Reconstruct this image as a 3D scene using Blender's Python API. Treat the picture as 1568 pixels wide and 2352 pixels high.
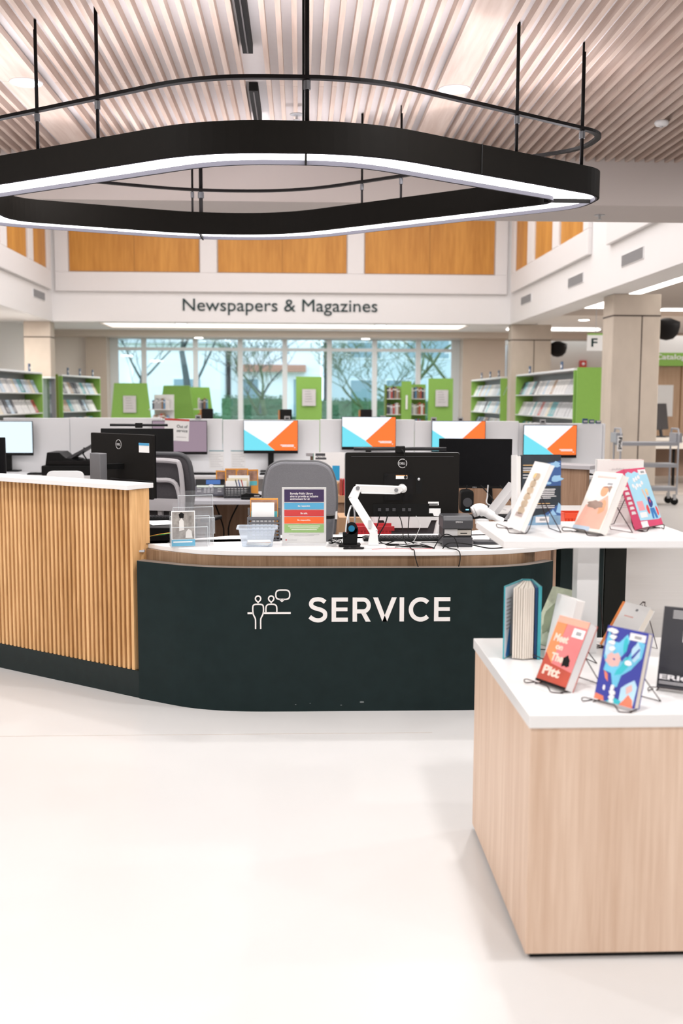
import bpy, math, random
from mathutils import Vector, Matrix
random.seed(7)
S = bpy.context.scene
for o in list(bpy.data.objects): bpy.data.objects.remove(o)
COL = S.collection
PI = math.pi

# ---------------------------------------------------------------- camera
cam_d = bpy.data.cameras.new('camera'); cam = bpy.data.objects.new('camera', cam_d); COL.objects.link(cam)
cam_d.sensor_fit = 'VERTICAL'; cam_d.sensor_height = 36.0; cam_d.lens = 2400/2352*36
_p, _y, _r = 0.107079569, 0.0401838590, 0.00395817224
_A = Matrix(((math.cos(_y), -math.sin(_y), 0), (math.sin(_y), math.cos(_y), 0), (0, 0, 1)))
_B = Matrix(((1, 0, 0), (0, 0, -1), (0, 1, 0)))
_P = Matrix(((1, 0, 0), (0, math.cos(_p), -math.sin(_p)), (0, math.sin(_p), math.cos(_p))))
_Q = Matrix(((math.cos(_r), -math.sin(_r), 0), (math.sin(_r), math.cos(_r), 0), (0, 0, 1)))
_M = _Q @ _P @ _B @ _A
_F = Matrix(((1, 0, 0), (0, -1, 0), (0, 0, -1)))
cam.matrix_world = Matrix.Translation((0, 0, 1.5)) @ (_M.transposed() @ _F).to_4x4()
cam_d.clip_start = 0.05; cam_d.clip_end = 300
cam_d.dof.use_dof = True; cam_d.dof.focus_distance = 5.15; cam_d.dof.aperture_fstop = 2.6
S.camera = cam

# ---------------------------------------------------------------- world, exposure
w = bpy.data.worlds.new('daylight'); S.world = w; w.use_nodes = True
w.node_tree.nodes['Background'].inputs[0].default_value = (0.72, 0.88, 1.0, 1)
w.node_tree.nodes['Background'].inputs[1].default_value = 2.5
S.view_settings.view_transform = 'Standard'; S.view_settings.look = 'None'
S.view_settings.exposure = 0.3; S.view_settings.gamma = 1
S.view_settings.use_curve_mapping = False
S.cycles.transparent_max_bounces = 24

def lamp(name, loc, size, power, color=(1, 0.985, 0.985), rot=(0, 0, 0), shape='DISK', sy=None, spread=180):
    l = bpy.data.lights.new(name, 'AREA'); l.shape = shape; l.size = size
    if sy: l.size_y = sy
    l.energy = power; l.color = color; l.spread = math.radians(spread)
    o = bpy.data.objects.new(name, l); COL.objects.link(o); o.location = loc; o.rotation_euler = rot
    return o

P_DOWN = 26.0       # each recessed ceiling light
P_ATRIUM = 620.0    # unseen fill lamp added high in the atrium
P_BACK = 60.0
RING_E = 5.0
DOWN_AT = [(x, y) for x in (-4.3, -1.65, 0.95, 3.6) for y in (-1.4, 0.6, 2.62, 4.6, 6.63)]
for (x, y) in DOWN_AT:
    lamp('ceiling_light_lamp', (x, y, 3.375), 0.13, P_DOWN)
lamp('atrium_fill_lamp', (0, 15.2, 6.3), 8.5, P_ATRIUM, (1, 0.98, 0.99), shape='RECTANGLE', sy=11)  # added to brighten the atrium; the ceiling above it is closed

# ---------------------------------------------------------------- materials
MATS = {}
def pbsdf(name):
    m = bpy.data.materials.new(name); m.use_nodes = True
    return m, m.node_tree, m.node_tree.nodes['Principled BSDF']
def M(name, col=(.8, .8, .8), rough=.5, metal=0, var=0.03, scale=20, spec=.3, stretch=(1, 1, 1), bump=0, alpha=None, trans=0, emis=None, es=0, coat=0):
    if name in MATS: return MATS[name]
    m, nt, b = pbsdf(name); N = nt.nodes; L = nt.links
    b.inputs['Roughness'].default_value = rough; b.inputs['Metallic'].default_value = metal
    b.inputs['Specular IOR Level'].default_value = spec
    b.inputs['Coat Weight'].default_value = coat
    tc = N.new('ShaderNodeTexCoord'); mp = N.new('ShaderNodeMapping'); mp.inputs['Scale'].default_value = stretch
    nz = N.new('ShaderNodeTexNoise'); nz.inputs['Scale'].default_value = scale; nz.inputs['Detail'].default_value = 4
    L.new(tc.outputs['Object'], mp.inputs[0]); L.new(mp.outputs[0], nz.inputs['Vector'])
    mx = N.new('ShaderNodeMix'); mx.data_type = 'RGBA'
    mx.inputs[6].default_value = (*[max(0, c*(1-var)) for c in col], 1); mx.inputs[7].default_value = (*[min(1, c*(1+var)) for c in col], 1)
    L.new(nz.outputs['Fac'], mx.inputs[0]); L.new(mx.outputs[2], b.inputs['Base Color'])
    if bump:
        bp = N.new('ShaderNodeBump'); bp.inputs['Strength'].default_value = bump; bp.inputs['Distance'].default_value = .002
        L.new(nz.outputs['Fac'], bp.inputs['Height']); L.new(bp.outputs[0], b.inputs['Normal'])
    if alpha is not None: b.inputs['Alpha'].default_value = alpha
    if trans: b.inputs['Transmission Weight'].default_value = trans
    if emis: b.inputs['Emission Color'].default_value = (*emis, 1); b.inputs['Emission Strength'].default_value = es
    MATS[name] = m; return m
def WOOD(name, c1, c2, stretch, rough=.5, bump=.05, scale=6, spec=.3, mix_lo=.35, mix_hi=.65):
    m, nt, b = pbsdf(name); N = nt.nodes; L = nt.links
    tc = N.new('ShaderNodeTexCoord'); mp = N.new('ShaderNodeMapping'); mp.inputs['Scale'].default_value = stretch
    n1 = N.new('ShaderNodeTexNoise'); n1.inputs['Scale'].default_value = scale; n1.inputs['Detail'].default_value = 8; n1.inputs['Distortion'].default_value = .4
    n2 = N.new('ShaderNodeTexNoise'); n2.inputs['Scale'].default_value = scale*.16; n2.inputs['Detail'].default_value = 2
    L.new(tc.outputs['Object'], mp.inputs[0]); L.new(mp.outputs[0], n1.inputs['Vector']); L.new(mp.outputs[0], n2.inputs['Vector'])
    ad = N.new('ShaderNodeMath'); ad.operation = 'ADD'; L.new(n1.outputs['Fac'], ad.inputs[0]); L.new(n2.outputs['Fac'], ad.inputs[1])
    mr = N.new('ShaderNodeMapRange'); mr.inputs[1].default_value = 2*mix_lo; mr.inputs[2].default_value = 2*mix_hi
    L.new(ad.outputs[0], mr.inputs[0])
    mx = N.new('ShaderNodeMix'); mx.data_type = 'RGBA'; mx.inputs[6].default_value = (*c1, 1); mx.inputs[7].default_value = (*c2, 1)
    L.new(mr.outputs[0], mx.inputs[0]); L.new(mx.outputs[2], b.inputs['Base Color'])
    bp = N.new('ShaderNodeBump'); bp.inputs['Strength'].default_value = bump; bp.inputs['Distance'].default_value = .002
    L.new(n1.outputs['Fac'], bp.inputs['Height']); L.new(bp.outputs[0], b.inputs['Normal'])
    b.inputs['Roughness'].default_value = rough; b.inputs['Specular IOR Level'].default_value = spec
    MATS[name] = m; return m
def EMIT(name, col, st):
    if name in MATS: return MATS[name]
    m = bpy.data.materials.new(name); m.use_nodes = True; nt = m.node_tree
    nt.nodes.remove(nt.nodes['Principled BSDF']); e = nt.nodes.new('ShaderNodeEmission')
    e.inputs[0].default_value = (*col, 1); e.inputs[1].default_value = st
    nt.links.new(e.outputs[0], nt.nodes['Material Output'].inputs[0]); MATS[name] = m; return m
def GLASSY(name, tint=(1, 1, 1), gloss=.08, rough=.02, diff=0.0, dcol=(.9, .9, .9)):
    m = bpy.data.materials.new(name); m.use_nodes = True; nt = m.node_tree; N = nt.nodes; L = nt.links
    N.remove(N['Principled BSDF']); t = N.new('ShaderNodeBsdfTransparent'); t.inputs[0].default_value = (*tint, 1)
    g = N.new('ShaderNodeBsdfGlossy'); g.inputs['Roughness'].default_value = rough
    fr = N.new('ShaderNodeLayerWeight'); fr.inputs[0].default_value = .25
    ma = N.new('ShaderNodeMath'); ma.operation = 'MULTIPLY_ADD'; L.new(fr.outputs['Facing'], ma.inputs[0]); ma.inputs[1].default_value = .14; ma.inputs[2].default_value = gloss
    mx = N.new('ShaderNodeMixShader'); L.new(ma.outputs[0], mx.inputs[0]); L.new(t.outputs[0], mx.inputs[1]); L.new(g.outputs[0], mx.inputs[2])
    out = mx
    if diff:
        d = N.new('ShaderNodeBsdfDiffuse'); d.inputs[0].default_value = (*dcol, 1)
        m2 = N.new('ShaderNodeMixShader'); m2.inputs[0].default_value = diff; L.new(mx.outputs[0], m2.inputs[1]); L.new(d.outputs[0], m2.inputs[2]); out = m2
    L.new(out.outputs[0], N['Material Output'].inputs[0]); MATS[name] = m; return m

WHITE = M('white_laminate', (.80, .79, .78), .28, var=.01)
WALLW = M('white_paint', (.78, .76, .75), .6, var=.015, scale=3)
WALLG = M('grey_paint', (.60, .59, .60), .6, var=.02, scale=3)
BEIGE = M('beige_paint', (.50, .42, .36), .7, var=.03, scale=3)
BLACK = M('black_plastic', (.009, .009, .009), .45, var=.1, spec=.12)
BLACKM = M('black_matte', (.012, .011, .011), .6, var=.1, spec=.1)
LAMPB = M('lamp_black', (.008, .007, .006), .6, var=.1, spec=.06)
DGREY = M('dark_grey_plastic', (.06, .06, .065), .45)
MGREY = M('mid_grey_plastic', (.22, .22, .23), .5)
LGREY = M('light_grey_plastic', (.55, .54, .54), .5)
SILV = M('silver_metal', (.55, .56, .58), .35, metal=.6)
GREYM = M('grey_metal', (.42, .43, .45), .4, metal=.3)
WIRE = M('dark_wire', (.03, .012, .012), .35, metal=.3)
WPL = M('white_plastic', (.80, .80, .80), .35, var=.01)
PAPER = M('paper_white', (.90, .895, .885), .8, var=.01)
CREAM = M('page_cream', (.78, .72, .64), .85, var=.08, scale=60, stretch=(1, 30, .2))
PAGES = M('page_white', (.80, .77, .74), .85, var=.05, scale=60, stretch=(1, 30, .2))
LETTER = M('letter_white', (.80, .77, .75), .5, var=.01)
GREEN = M('green_panel', (.25, .47, .095), .5, var=.05)
CONC = M('concrete', (.55, .475, .40), .8, var=.13, scale=5, bump=.1, stretch=(1, 1, .5))
JOINT = M('joint_dark', (.10, .08, .07), .9)
TEALP = M('dark_green_laminate', (.009, .0185, .019), .42, var=.25, scale=14, spec=.14)
SLATW = WOOD('oak_slats', (.52, .27, .10), (.84, .52, .25), (14, 14, 1.2), .5, scale=3)
TABW = WOOD('light_oak_veneer', (.62, .435, .315), (.78, .60, .47), (16, 16, .7), .45, scale=4)
RECW = WOOD('walnut_veneer', (.20, .115, .06), (.36, .235, .145), (22, 22, .8), .5, scale=4)
CABW = WOOD('brown_veneer', (.26, .15, .09), (.42, .27, .18), (16, 16, .8), .5, scale=4)
CEILW = WOOD('ceiling_hemlock', (.47, .345, .28), (.66, .55, .48), (9, .6, 9), .55, scale=3)
PANW = WOOD('wall_veneer', (.44, .18, .032), (.62, .29, .062), (5, 5, .5), .45, scale=3)
BACKW = WOOD('far_veneer', (.44, .29, .18), (.56, .39, .27), (4, 4, .5), .5, scale=3)

# ---------------------------------------------------------------- mesh helpers
class MB:
    def __init__(s): s.v = []; s.f = []; s.m = []
    def add(s, vs, fs, m=0, T=None):
        n = len(s.v)
        s.v += [tuple(T @ Vector(v)) if T else tuple(v) for v in vs]
        s.f += [tuple(i+n for i in f) for f in fs]; s.m += [m]*len(fs); return s
    def box(s, x0, x1, y0, y1, z0, z1, m=0, T=None):
        v = [(x0, y0, z0), (x1, y0, z0), (x1, y1, z0), (x0, y1, z0), (x0, y0, z1), (x1, y0, z1), (x1, y1, z1), (x0, y1, z1)]
        return s.add(v, [(0, 3, 2, 1), (4, 5, 6, 7), (0, 1, 5, 4), (1, 2, 6, 5), (2, 3, 7, 6), (3, 0, 4, 7)], m, T)
    def prism(s, poly, a, b, ax='z', m=0, T=None):
        a0 = 0
        for i in range(len(poly)): a0 += poly[i][0]*poly[(i+1) % len(poly)][1]-poly[(i+1) % len(poly)][0]*poly[i][1]
        if a0 < 0: poly = poly[::-1]
        n = len(poly)
        def P(p, h):
            if ax == 'z': return (p[0], p[1], h)
            if ax == 'y': return (p[0], -h, p[1])     # poly in x,z ; a,b are -y
            return (h, p[0], p[1])                    # poly in y,z
        if ax == 'y': a, b = -b, -a
        v = [P(p, a) for p in poly]+[P(p, b) for p in poly]
        f = [tuple(range(n-1, -1, -1)), tuple(range(n, 2*n))]+[(i, (i+1) % n, n+(i+1) % n, n+i) for i in range(n)]
        return s.add(v, f, m, T)
    def tube(s, pts, r, n=8, closed=False, m=0, T=None, flat=None):
        pts = [Vector(p) for p in pts]; k = len(pts); vs = []; fs = []
        up = None
        for i, p in enumerate(pts):
            if closed: d = (pts[(i+1) % k]-pts[i-1])
            else: d = pts[min(i+1, k-1)]-pts[max(i-1, 0)]
            d.normalize()
            if up is None:
                up = Vector((0, 0, 1)) if abs(d.z) < .9 else Vector((1, 0, 0))
            a = d.cross(up); a.normalize(); b = a.cross(d); b.normalize()
            if abs(d.z) < .9 or True: up = b
            rr = r[i] if isinstance(r, (list, tuple)) else r
            for j in range(n):
                t = 2*PI*j/n
                vs.append(p+a*math.cos(t)*rr+b*math.sin(t)*rr)
        segs = k if closed else k-1
        for i in range(segs):
            for j in range(n):
                i2 = (i+1) % k
                fs.append((i*n+j, i2*n+j, i2*n+(j+1) % n, i*n+(j+1) % n))
        if not closed: fs += [tuple(range(n)), tuple((k-1)*n+j for j in range(n-1, -1, -1))]
        return s.add(vs, fs, m, T)
    def lathe(s, prof, n=20, m=0, T=None):
        vs = []; fs = []
        for (r, z) in prof:
            for j in range(n): vs.append((r*math.cos(2*PI*j/n), r*math.sin(2*PI*j/n), z))
        for i in range(len(prof)-1):
            for j in range(n): fs.append((i*n+j, i*n+(j+1) % n, (i+1)*n+(j+1) % n, (i+1)*n+j))
        fs += [tuple(range(n-1, -1, -1)), tuple((len(prof)-1)*n+j for j in range(n))]
        return s.add(vs, fs, m, T)
    def grid(s, fn, nu, nv, th=None, m=0, T=None):
        # fn(u,v)->point ; surface, optionally thickened along computed normal by th
        P = [[Vector(fn(i/nu, j/nv)) for j in range(nv+1)] for i in range(nu+1)]
        vs = [p for row in P for p in row]; W = nv+1
        fs = [(i*W+j, (i+1)*W+j, (i+1)*W+j+1, i*W+j+1) for i in range(nu) for j in range(nv)]
        if th:
            N = []
            for i in range(nu+1):
                for j in range(nv+1):
                    du = P[min(i+1, nu)][j]-P[max(i-1, 0)][j]; dv = P[i][min(j+1, nv)]-P[i][max(j-1, 0)]
                    nn = du.cross(dv); nn.normalize(); N.append(nn)
            o = len(vs); vs = vs+[v-n_*th for v, n_ in zip(vs, N)]
            fs = fs+[tuple(o+q for q in f[::-1]) for f in fs]
            edge = [(i, 0) for i in range(nu+1)]+[(nu, j) for j in range(1, nv+1)]+[(i, nv) for i in range(nu-1, -1, -1)]+[(0, j) for j in range(nv-1, 0, -1)]
            ids = [i*W+j for i, j in edge]
            for a_, b_ in zip(ids, ids[1:]+ids[:1]): fs.append((b_, a_, o+a_, o+b_))
        return s.add(vs, fs, m, T)
    def mesh(s, name, mats, smooth=False):
        me = bpy.data.meshes.new(name); me.from_pydata(s.v, [], s.f)
        if not isinstance(mats, (list, tuple)): mats = [mats]
        for mt in mats: me.materials.append(mt)
        for p, mi in zip(me.polygons, s.m): p.material_index = mi; p.use_smooth = smooth
        me.update(); return me
    def build(s, name, mats, parent=None, bevel=0, smooth=False, loc=None, rot=None):
        me = s.mesh(name, mats, smooth)
        o = bpy.data.objects.new(name, me); COL.objects.link(o)
        if parent: o.parent = parent
        if loc: o.location = loc
        if rot: o.rotation_euler = rot
        if bevel:
            b = o.modifiers.new('bevel', 'BEVEL'); b.width = bevel; b.segments = 2; b.limit_method = 'ANGLE'; b.angle_limit = .6
        return o
def tag(o, label=None, cat=None, group=None, kind=None):
    if label: o['label'] = label
    if cat: o['category'] = cat
    if group: o['group'] = group
    if kind: o['kind'] = kind
    return o
def thing(name, label, cat, loc=(0, 0, 0), rz=0, group=None, rx=0):
    o = bpy.data.objects.new(name, None); COL.objects.link(o); o.location = loc; o.rotation_euler = (rx, 0, rz)
    o.empty_display_size = .05
    return tag(o, label, cat, group)
def struct(name, mb, m, bevel=0): return tag(mb.build(name, m, bevel=bevel), kind='structure')
def dup(o, loc=None, rz=None, label=None, group=None, parent=None):
    c = o.copy(); COL.objects.link(c)
    if parent: c.parent = parent
    for ch in [x for x in bpy.data.objects if x.parent == o]: dup(ch, parent=c)
    if loc is not None: c.location = loc
    if rz is not None: c.rotation_euler.z = rz
    if label: c['label'] = label
    if group: c['group'] = group
    return c
def text(s_, name, mat, parent, x0, x1, z0, z1, y, ext=.0015, off=0, keep=False, T=None, space=1.0):
    """lettering standing in the local x-z plane facing -y, fitted into the given rectangle"""
    cu = bpy.data.curves.new(name, 'FONT'); cu.body = s_; cu.size = 1; cu.extrude = .01; cu.offset = off; cu.align_x = 'LEFT'; cu.space_character = space
    cu.resolution_u = 6; cu.space_line = .95
    t = bpy.data.objects.new('tmp', cu); COL.objects.link(t)
    bpy.context.view_layer.update()
    me = bpy.data.meshes.new_from_object(t.evaluated_get(bpy.context.evaluated_depsgraph_get()))
    bpy.data.objects.remove(t); bpy.data.curves.remove(cu)
    xs = [v.co.x for v in me.vertices]; ys = [v.co.y for v in me.vertices]
    if not xs: return None
    a, b, c, d = min(xs), max(xs), min(ys), max(ys)
    sx = (x1-x0)/(b-a); sz = (z1-z0)/(d-c)
    if keep: sx = sz = min(sx, sz)
    ox = x0+((x1-x0)-(b-a)*sx)/2; oz = z0+((z1-z0)-(d-c)*sz)/2
    for v in me.vertices:
        p = Vector((ox+(v.co.x-a)*sx, y-(v.co.z/.01+1)*.5*ext, oz+(v.co.y-c)*sz))
        v.co = T @ p if T else p
    me.materials.clear(); me.materials.append(mat); me.name = name
    o = bpy.data.objects.new(name, me); COL.objects.link(o); o.parent = parent
    return o
def cr(pts, n=6, closed=False):
    """Catmull-Rom smoothing of a polyline"""
    P = [Vector(p) for p in pts]; out = []; k = len(P)
    for i in range(k if closed else k-1):
        g = (lambda j: P[j % k]) if closed else (lambda j: P[max(0, min(k-1, j))])
        p0, p1, p2, p3 = g(i-1), g(i), g(i+1), g(i+2)
        for t in range(n):
            t = t/n
            out.append(.5*((2*p1)+(p2-p0)*t+(2*p0-5*p1+4*p2-p3)*t*t+(3*p1-p0-3*p2+p3)*t**3))
    if not closed: out.append(P[-1])
    return out
def roundpoly(V, R, n=8):
    out = []
    k = len(V)
    for i in range(k):
        p = Vector(V[i]).to_2d(); a = (Vector(V[i-1]).to_2d()-p); b = (Vector(V[(i+1) % k]).to_2d()-p)
        r = R[i] if isinstance(R, (list, tuple)) else R
        la, lb = a.length, b.length; a.normalize(); b.normalize()
        d = min(r, la*.49, lb*.49); A = p+a*d; B = p+b*d
        for j in range(n):
            t = j/(n-1); out.append(tuple((1-t)**2*A+2*t*(1-t)*p+t*t*B))
    return out
def offset(V, d):
    out = []; k = len(V)
    for i in range(k):
        p0 = Vector(V[i-1]).to_2d(); p1 = Vector(V[i]).to_2d(); p2 = Vector(V[(i+1) % k]).to_2d()
        e1 = (p1-p0).normalized(); e2 = (p2-p1).normalized(); n1 = Vector((-e1.y, e1.x)); n2 = Vector((-e2.y, e2.x))
        c = 1+n1.dot(n2); out.append(tuple(p1+(n1+n2)*d/c))
    return out
def rbox(w, h, r, n=5, cx=0, cz=0):
    return [(cx+x, cz+z) for x, z in roundpoly([(-w/2, -h/2), (w/2, -h/2), (w/2, h/2), (-w/2, h/2)], r, n)]
K = 1.5                                    # the atrium beyond the beam lies this much deeper than first sketched
def kp(x, y, z): return (x*K, y*K, 1.5+(z-1.5)*K)
def kbox(mb, x0, x1, y0, y1, z0, z1, m=0):
    a = kp(x0, y0, z0); b = kp(x1, y1, z1); return mb.box(a[0], b[0], a[1], b[1], a[2], b[2], m)

# ================================================================ SETTING
# floor: pale poured floor with thin seams
m, nt, b = pbsdf('pale_floor'); N = nt.nodes; L = nt.links
tc = N.new('ShaderNodeTexCoord'); n1 = N.new('ShaderNodeTexNoise'); n1.inputs['Scale'].default_value = 1.1; n1.inputs['Detail'].default_value = 3
L.new(tc.outputs['Object'], n1.inputs['Vector'])
mx = N.new('ShaderNodeMix'); mx.data_type = 'RGBA'; mx.inputs[6].default_value = (.565, .55, .535, 1); mx.inputs[7].default_value = (.61, .60, .592, 1)
L.new(n1.outputs['Fac'], mx.inputs[0]); L.new(mx.outputs[2], b.inputs['Base Color'])
b.inputs['Roughness'].default_value = .32; b.inputs['Specular IOR Level'].default_value = .35
MATS['floor'] = m
FLOOR = m
mb = MB(); mb.box(-9, 2.15, -3, 9.4, -.05, 0); mb.box(2.15, 7, -3, 4.7, -.05, 0)
struct('floor', mb, FLOOR)
CARPET = WOOD('grey_plank_floor', (.34, .29, .25), (.50, .45, .41), (1.2, 14, 1), .5, scale=2)
mb = MB(); mb.box(-9, 14, 9.4, 36, -.05, 0, 0); mb.box(7, 14, -3, 9.4, -.05, 0, 0); mb.box(2.15, 7, 4.7, 9.4, -.05, 0, 0)
struct('floor', mb, M('grey_floor', (.41, .39, .375), .35, var=.08, scale=2, stretch=(1, 6, 1)))
mb = MB(); mb.box(4.9, 14, 16.5, 36, 0, .004)
struct('floor', mb, CARPET)
mb = MB(); mb.box(-5, .60, 4.583, 4.589, 0, .0006); struct('trim_1', mb, M('seam', (.50, .45, .41), .6))

# slatted ceiling
mb = MB(); mb.box(-7, 8.2, -3, 8.52, 3.455, 3.50)
struct('ceiling', mb, M('ceiling_backing', (.72, .69, .69), .7))
mb = MB()
planks = [(-1.79, -1.56), (.845, 1.035), (3.48, 3.70), (-4.42, -4.2)]
x = -7.0
while x < 8.2:
    inpl = any(a-.02 < x+.013 < b_+.02 for a, b_ in planks)
    if not inpl and not (-.315 < x+.013 < -.255):
        y0 = -3
        for y1 in (1.4, 4.0, 6.62, 8.52):
            mb.box(x, x+.027, y0+.004, y1, 3.40, 3.455); y0 = y1
    x += .08
for a, b_ in planks:
    y0 = -3
    for y1 in (1.4, 4.0, 6.62, 8.52): mb.box(a, b_, y0+.004, y1, 3.40, 3.44); y0 = y1
tag(mb.build('ceiling', CEILW), kind='structure')
# black linear air slots
for (y0, y1, lab) in ((3.0, 6.03, 'long black linear air slot in the slatted ceiling'), (6.73, 7.43, 'short black linear air slot in the slatted ceiling near the ring lamp')):
    t = thing('air_slot', lab, 'vent', (-.285, y0, 3.40))
    MB().box(-.028, .028, 0, y1-y0, .0, .05).build('slot_body', BLACKM, t)
    MB().box(-.004, .004, .02, y1-y0-.02, -.004, .0).build('slot_blade', M('blade_grey', (.10, .09, .09), .5), t)
# recessed downlights
def downlight(x, y, label):
    t = thing('ceiling_light', label, 'ceiling light', (x, y, 3.40), group='recessed lights in the slatted ceiling')
    mb = MB(); n = 24
    ring = [(.085, -.006), (.098, -.004), (.10, 0), (.085, 0)]
    for i in range(n):
        pass
    mb.lathe([(.074, -.001), (.078, -.006), (.096, -.006), (.10, 0)], 24); o = mb.build('trim_ring', WPL, t, smooth=True)
    MB().lathe([(.066, -.0075), (.07, -.0065)], 24).build('lens', EMIT('downlight_glow', (1, .97, .93), 9), t)
    return t
for (x, y) in DOWN_AT:
    if y > 6 and x in (-1.65, .95):
        downlight(x, y, 'round recessed light in the slatted ceiling, %s of the ring lamp' % ('left' if x < 0 else 'right'))
    else: 
        downlight(x, y, 'round recessed light in the slatted ceiling out of the frame')
def disc_det(x, y, z, lab, nm='smoke_detector', cat='smoke detector'):
    t = thing(nm, lab, cat, (x, y, z)); 
    MB().lathe([(.045, 0), (.05, -.012), (.04, -.03), (.01, -.034)], 20).build('housing', WPL, t, smooth=True)
    MB().lathe([(.012, -.034), (.012, -.04)], 12).build('sensor', LGREY, t); return t
disc_det(2.47, 7.29, 3.40, 'small white smoke detector on the slatted ceiling at right')
def sprinkler(x, y, z, lab):
    t = thing('sprinkler', lab, 'sprinkler', (x, y, z))
    MB().lathe([(.045, 0), (.045, -.005), (.02, -.01)], 20).build('escutcheon', SILV, t)
    MB().lathe([(.008, -.01), (.008, -.035), (.022, -.036), (.022, -.039)], 14).build('nozzle', SILV, t)
sprinkler(-.02, 7.25, 3.40, 'tiny sprinkler head between the slats above the ring lamp')
sprinkler(2.53, 8.95, 3.06, 'sprinkler head under the white beam at right')

# the rest of the room, behind and beside the viewpoint
mb = MB(); mb.box(-9, 14.2, -3.2, -3, 0, 3.6); struct('wall_front', mb, WALLW)
mb = MB(); mb.box(-7.2, -7, -3, 9.3, 0, 3.6); struct('wall_8', mb, WALLW)
mb = MB(); mb.box(14, 14.2, -3, 9.3, 0, 3.8); struct('wall_9', mb, WALLW)
mb = MB(); mb.box(8.2, 14, -3, 9.3, 3.2, 3.3); struct('ceiling', mb, WALLW)
# beam between slatted ceiling and atrium
mb = MB(); mb.box(-7, 8.2, 8.52, 9.30, 3.06, 6.6); struct('wall_1', mb, M('beam_paint', (.62, .56, .53), .6, var=.02, scale=3))
# atrium shell (fascias with wood panels)
def fascia_seg(name, pts_in, thick_out, z0, z1, mat): pass
zb = kp(0, 0, 2.579)[2]; zm = kp(0, 0, 2.993)[2]; zp = kp(0, 0, 3.257)[2]; ZT = 6.6
XL, XR, YB = kp(-3.46, 0, 0)[0], kp(3.0, 0, 0)[0], 22.5
YL = 9.30
# back wall
mb = MB(); mb.box(XL-.6, XR+.6, YB, YB+.45, zb, ZT); struct('wall_back', mb, WALLW)
mb = MB(); mb.box(XL-.5, XL, YL, YB, zb, ZT); struct('wall_left', mb, WALLW)
mb = MB(); mb.box(XR, XR+.5, YL, YB, zb, ZT); struct('wall_right', mb, WALLW)
mb = MB(); mb.box(XL-.5, XR+.5, YL-.4, YB+.4, ZT, ZT+.1); struct('ceiling', mb, WALLW)
# raised frames and wood panels
n_tr = [1]
def trimname(): n_tr[0] += 1; return 'trim_%d' % n_tr[0]
PINK = M('frame_paint', (.74, .71, .70), .6, var=.01)
mb = MB(); xa, xb = kp(-3.40, 0, 0)[0], kp(2.935, 0, 0)[0]
WP = [(-3.217, -1.39), (-1.155, .672), (.905, 2.765)]
xs = [xa]+[v*K for p in WP for v in p]+[xb]
# frame made around openings
mb.box(xa, xb, YB-.08, YB, zm, zp)
zt2 = zp+1.6
for i in range(0, len(xs), 2): mb.box(xs[i], xs[i+1], YB-.08, YB, zp, zt2)
mb.box(xa, xb, YB-.08, YB, zt2, ZT-.1)
struct(trimname(), mb, PINK, bevel=.01)
for i, (a, c) in enumerate(WP):
    t = thing('wall_panel', 'orange brown wood wall panel above the Newspapers & Magazines sign, %s of three' % ('leftmost', 'middle', 'rightmost')[i], 'wall panel', ((a+c)/2*K, YB-.03, zp))
    MB().box(-(c-a)/2*K+.02, (c-a)/2*K-.02, -.0, .029, .02, 1.58).build('veneer', PANW, t)
    MB().box(-.004, .004, -.002, 0, .02, 1.58).build('panel_joint', M('dark_joint', (.2, .09, .03), .8), t)
# right side frame + panels (on X=XR, facing -X)
mb = MB(); ya, yb = kp(0, 10.85, 0)[1], kp(0, 14.80, 0)[1]
RP = [(11.05, 12.11), (12.40, 13.41), (13.76, 14.59)]
ysx = [ya]+[v*K for p in RP for v in p]+[yb]
mb.box(XR-.07, XR, ya, yb, zm, zp)
for i in range(0, len(ysx), 2): mb.box(XR-.07, XR, ysx[i], ysx[i+1], zp, ZT-.1)
struct(trimname(), mb, PINK, bevel=.01)
for i, (a, c) in enumerate(RP):
    t = thing('wall_panel', 'orange brown wood panel on the right atrium wall, %s' % ('nearest', 'middle one', 'nearest the back corner')[i], 'wall panel', (XR-.03, (a+c)/2*K, zp))
    MB().box(0, .029, -(c-a)/2*K+.02, (c-a)/2*K-.02, .02, 1.6).build('veneer', PANW, t)
mb = MB(); mb.box(XR-.07, XR, kp(0, 7.2, 0)[1], kp(0, 10.2, 0)[1], zm, ZT-.1); struct(trimname(), mb, PINK, bevel=.01)
# left side
mb = MB(); LP = [(11.2, 12.35), (12.62, 13.6), (13.85, 14.62)]
ysx = [10.9*K]+[v*K for p in LP for v in p]+[14.80*K]
mb.box(XL, XL+.07, ysx[0], ysx[-1], zm, zp)
for i in range(0, len(ysx), 2): mb.box(XL, XL+.07, ysx[i], ysx[i+1], zp, ZT-.1)
struct(trimname(), mb, PINK, bevel=.01)
for i, (a, c) in enumerate(LP):
    t = thing('wall_panel', 'orange brown wood panel on the left atrium wall, %s' % ('nearest', 'middle one', 'nearest the back corner')[i], 'wall panel', (XL, (a+c)/2*K, zp))
    MB().box(.001, .03, -(c-a)/2*K+.02, (c-a)/2*K-.02, .02, 1.6).build('veneer', PANW, t)
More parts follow.
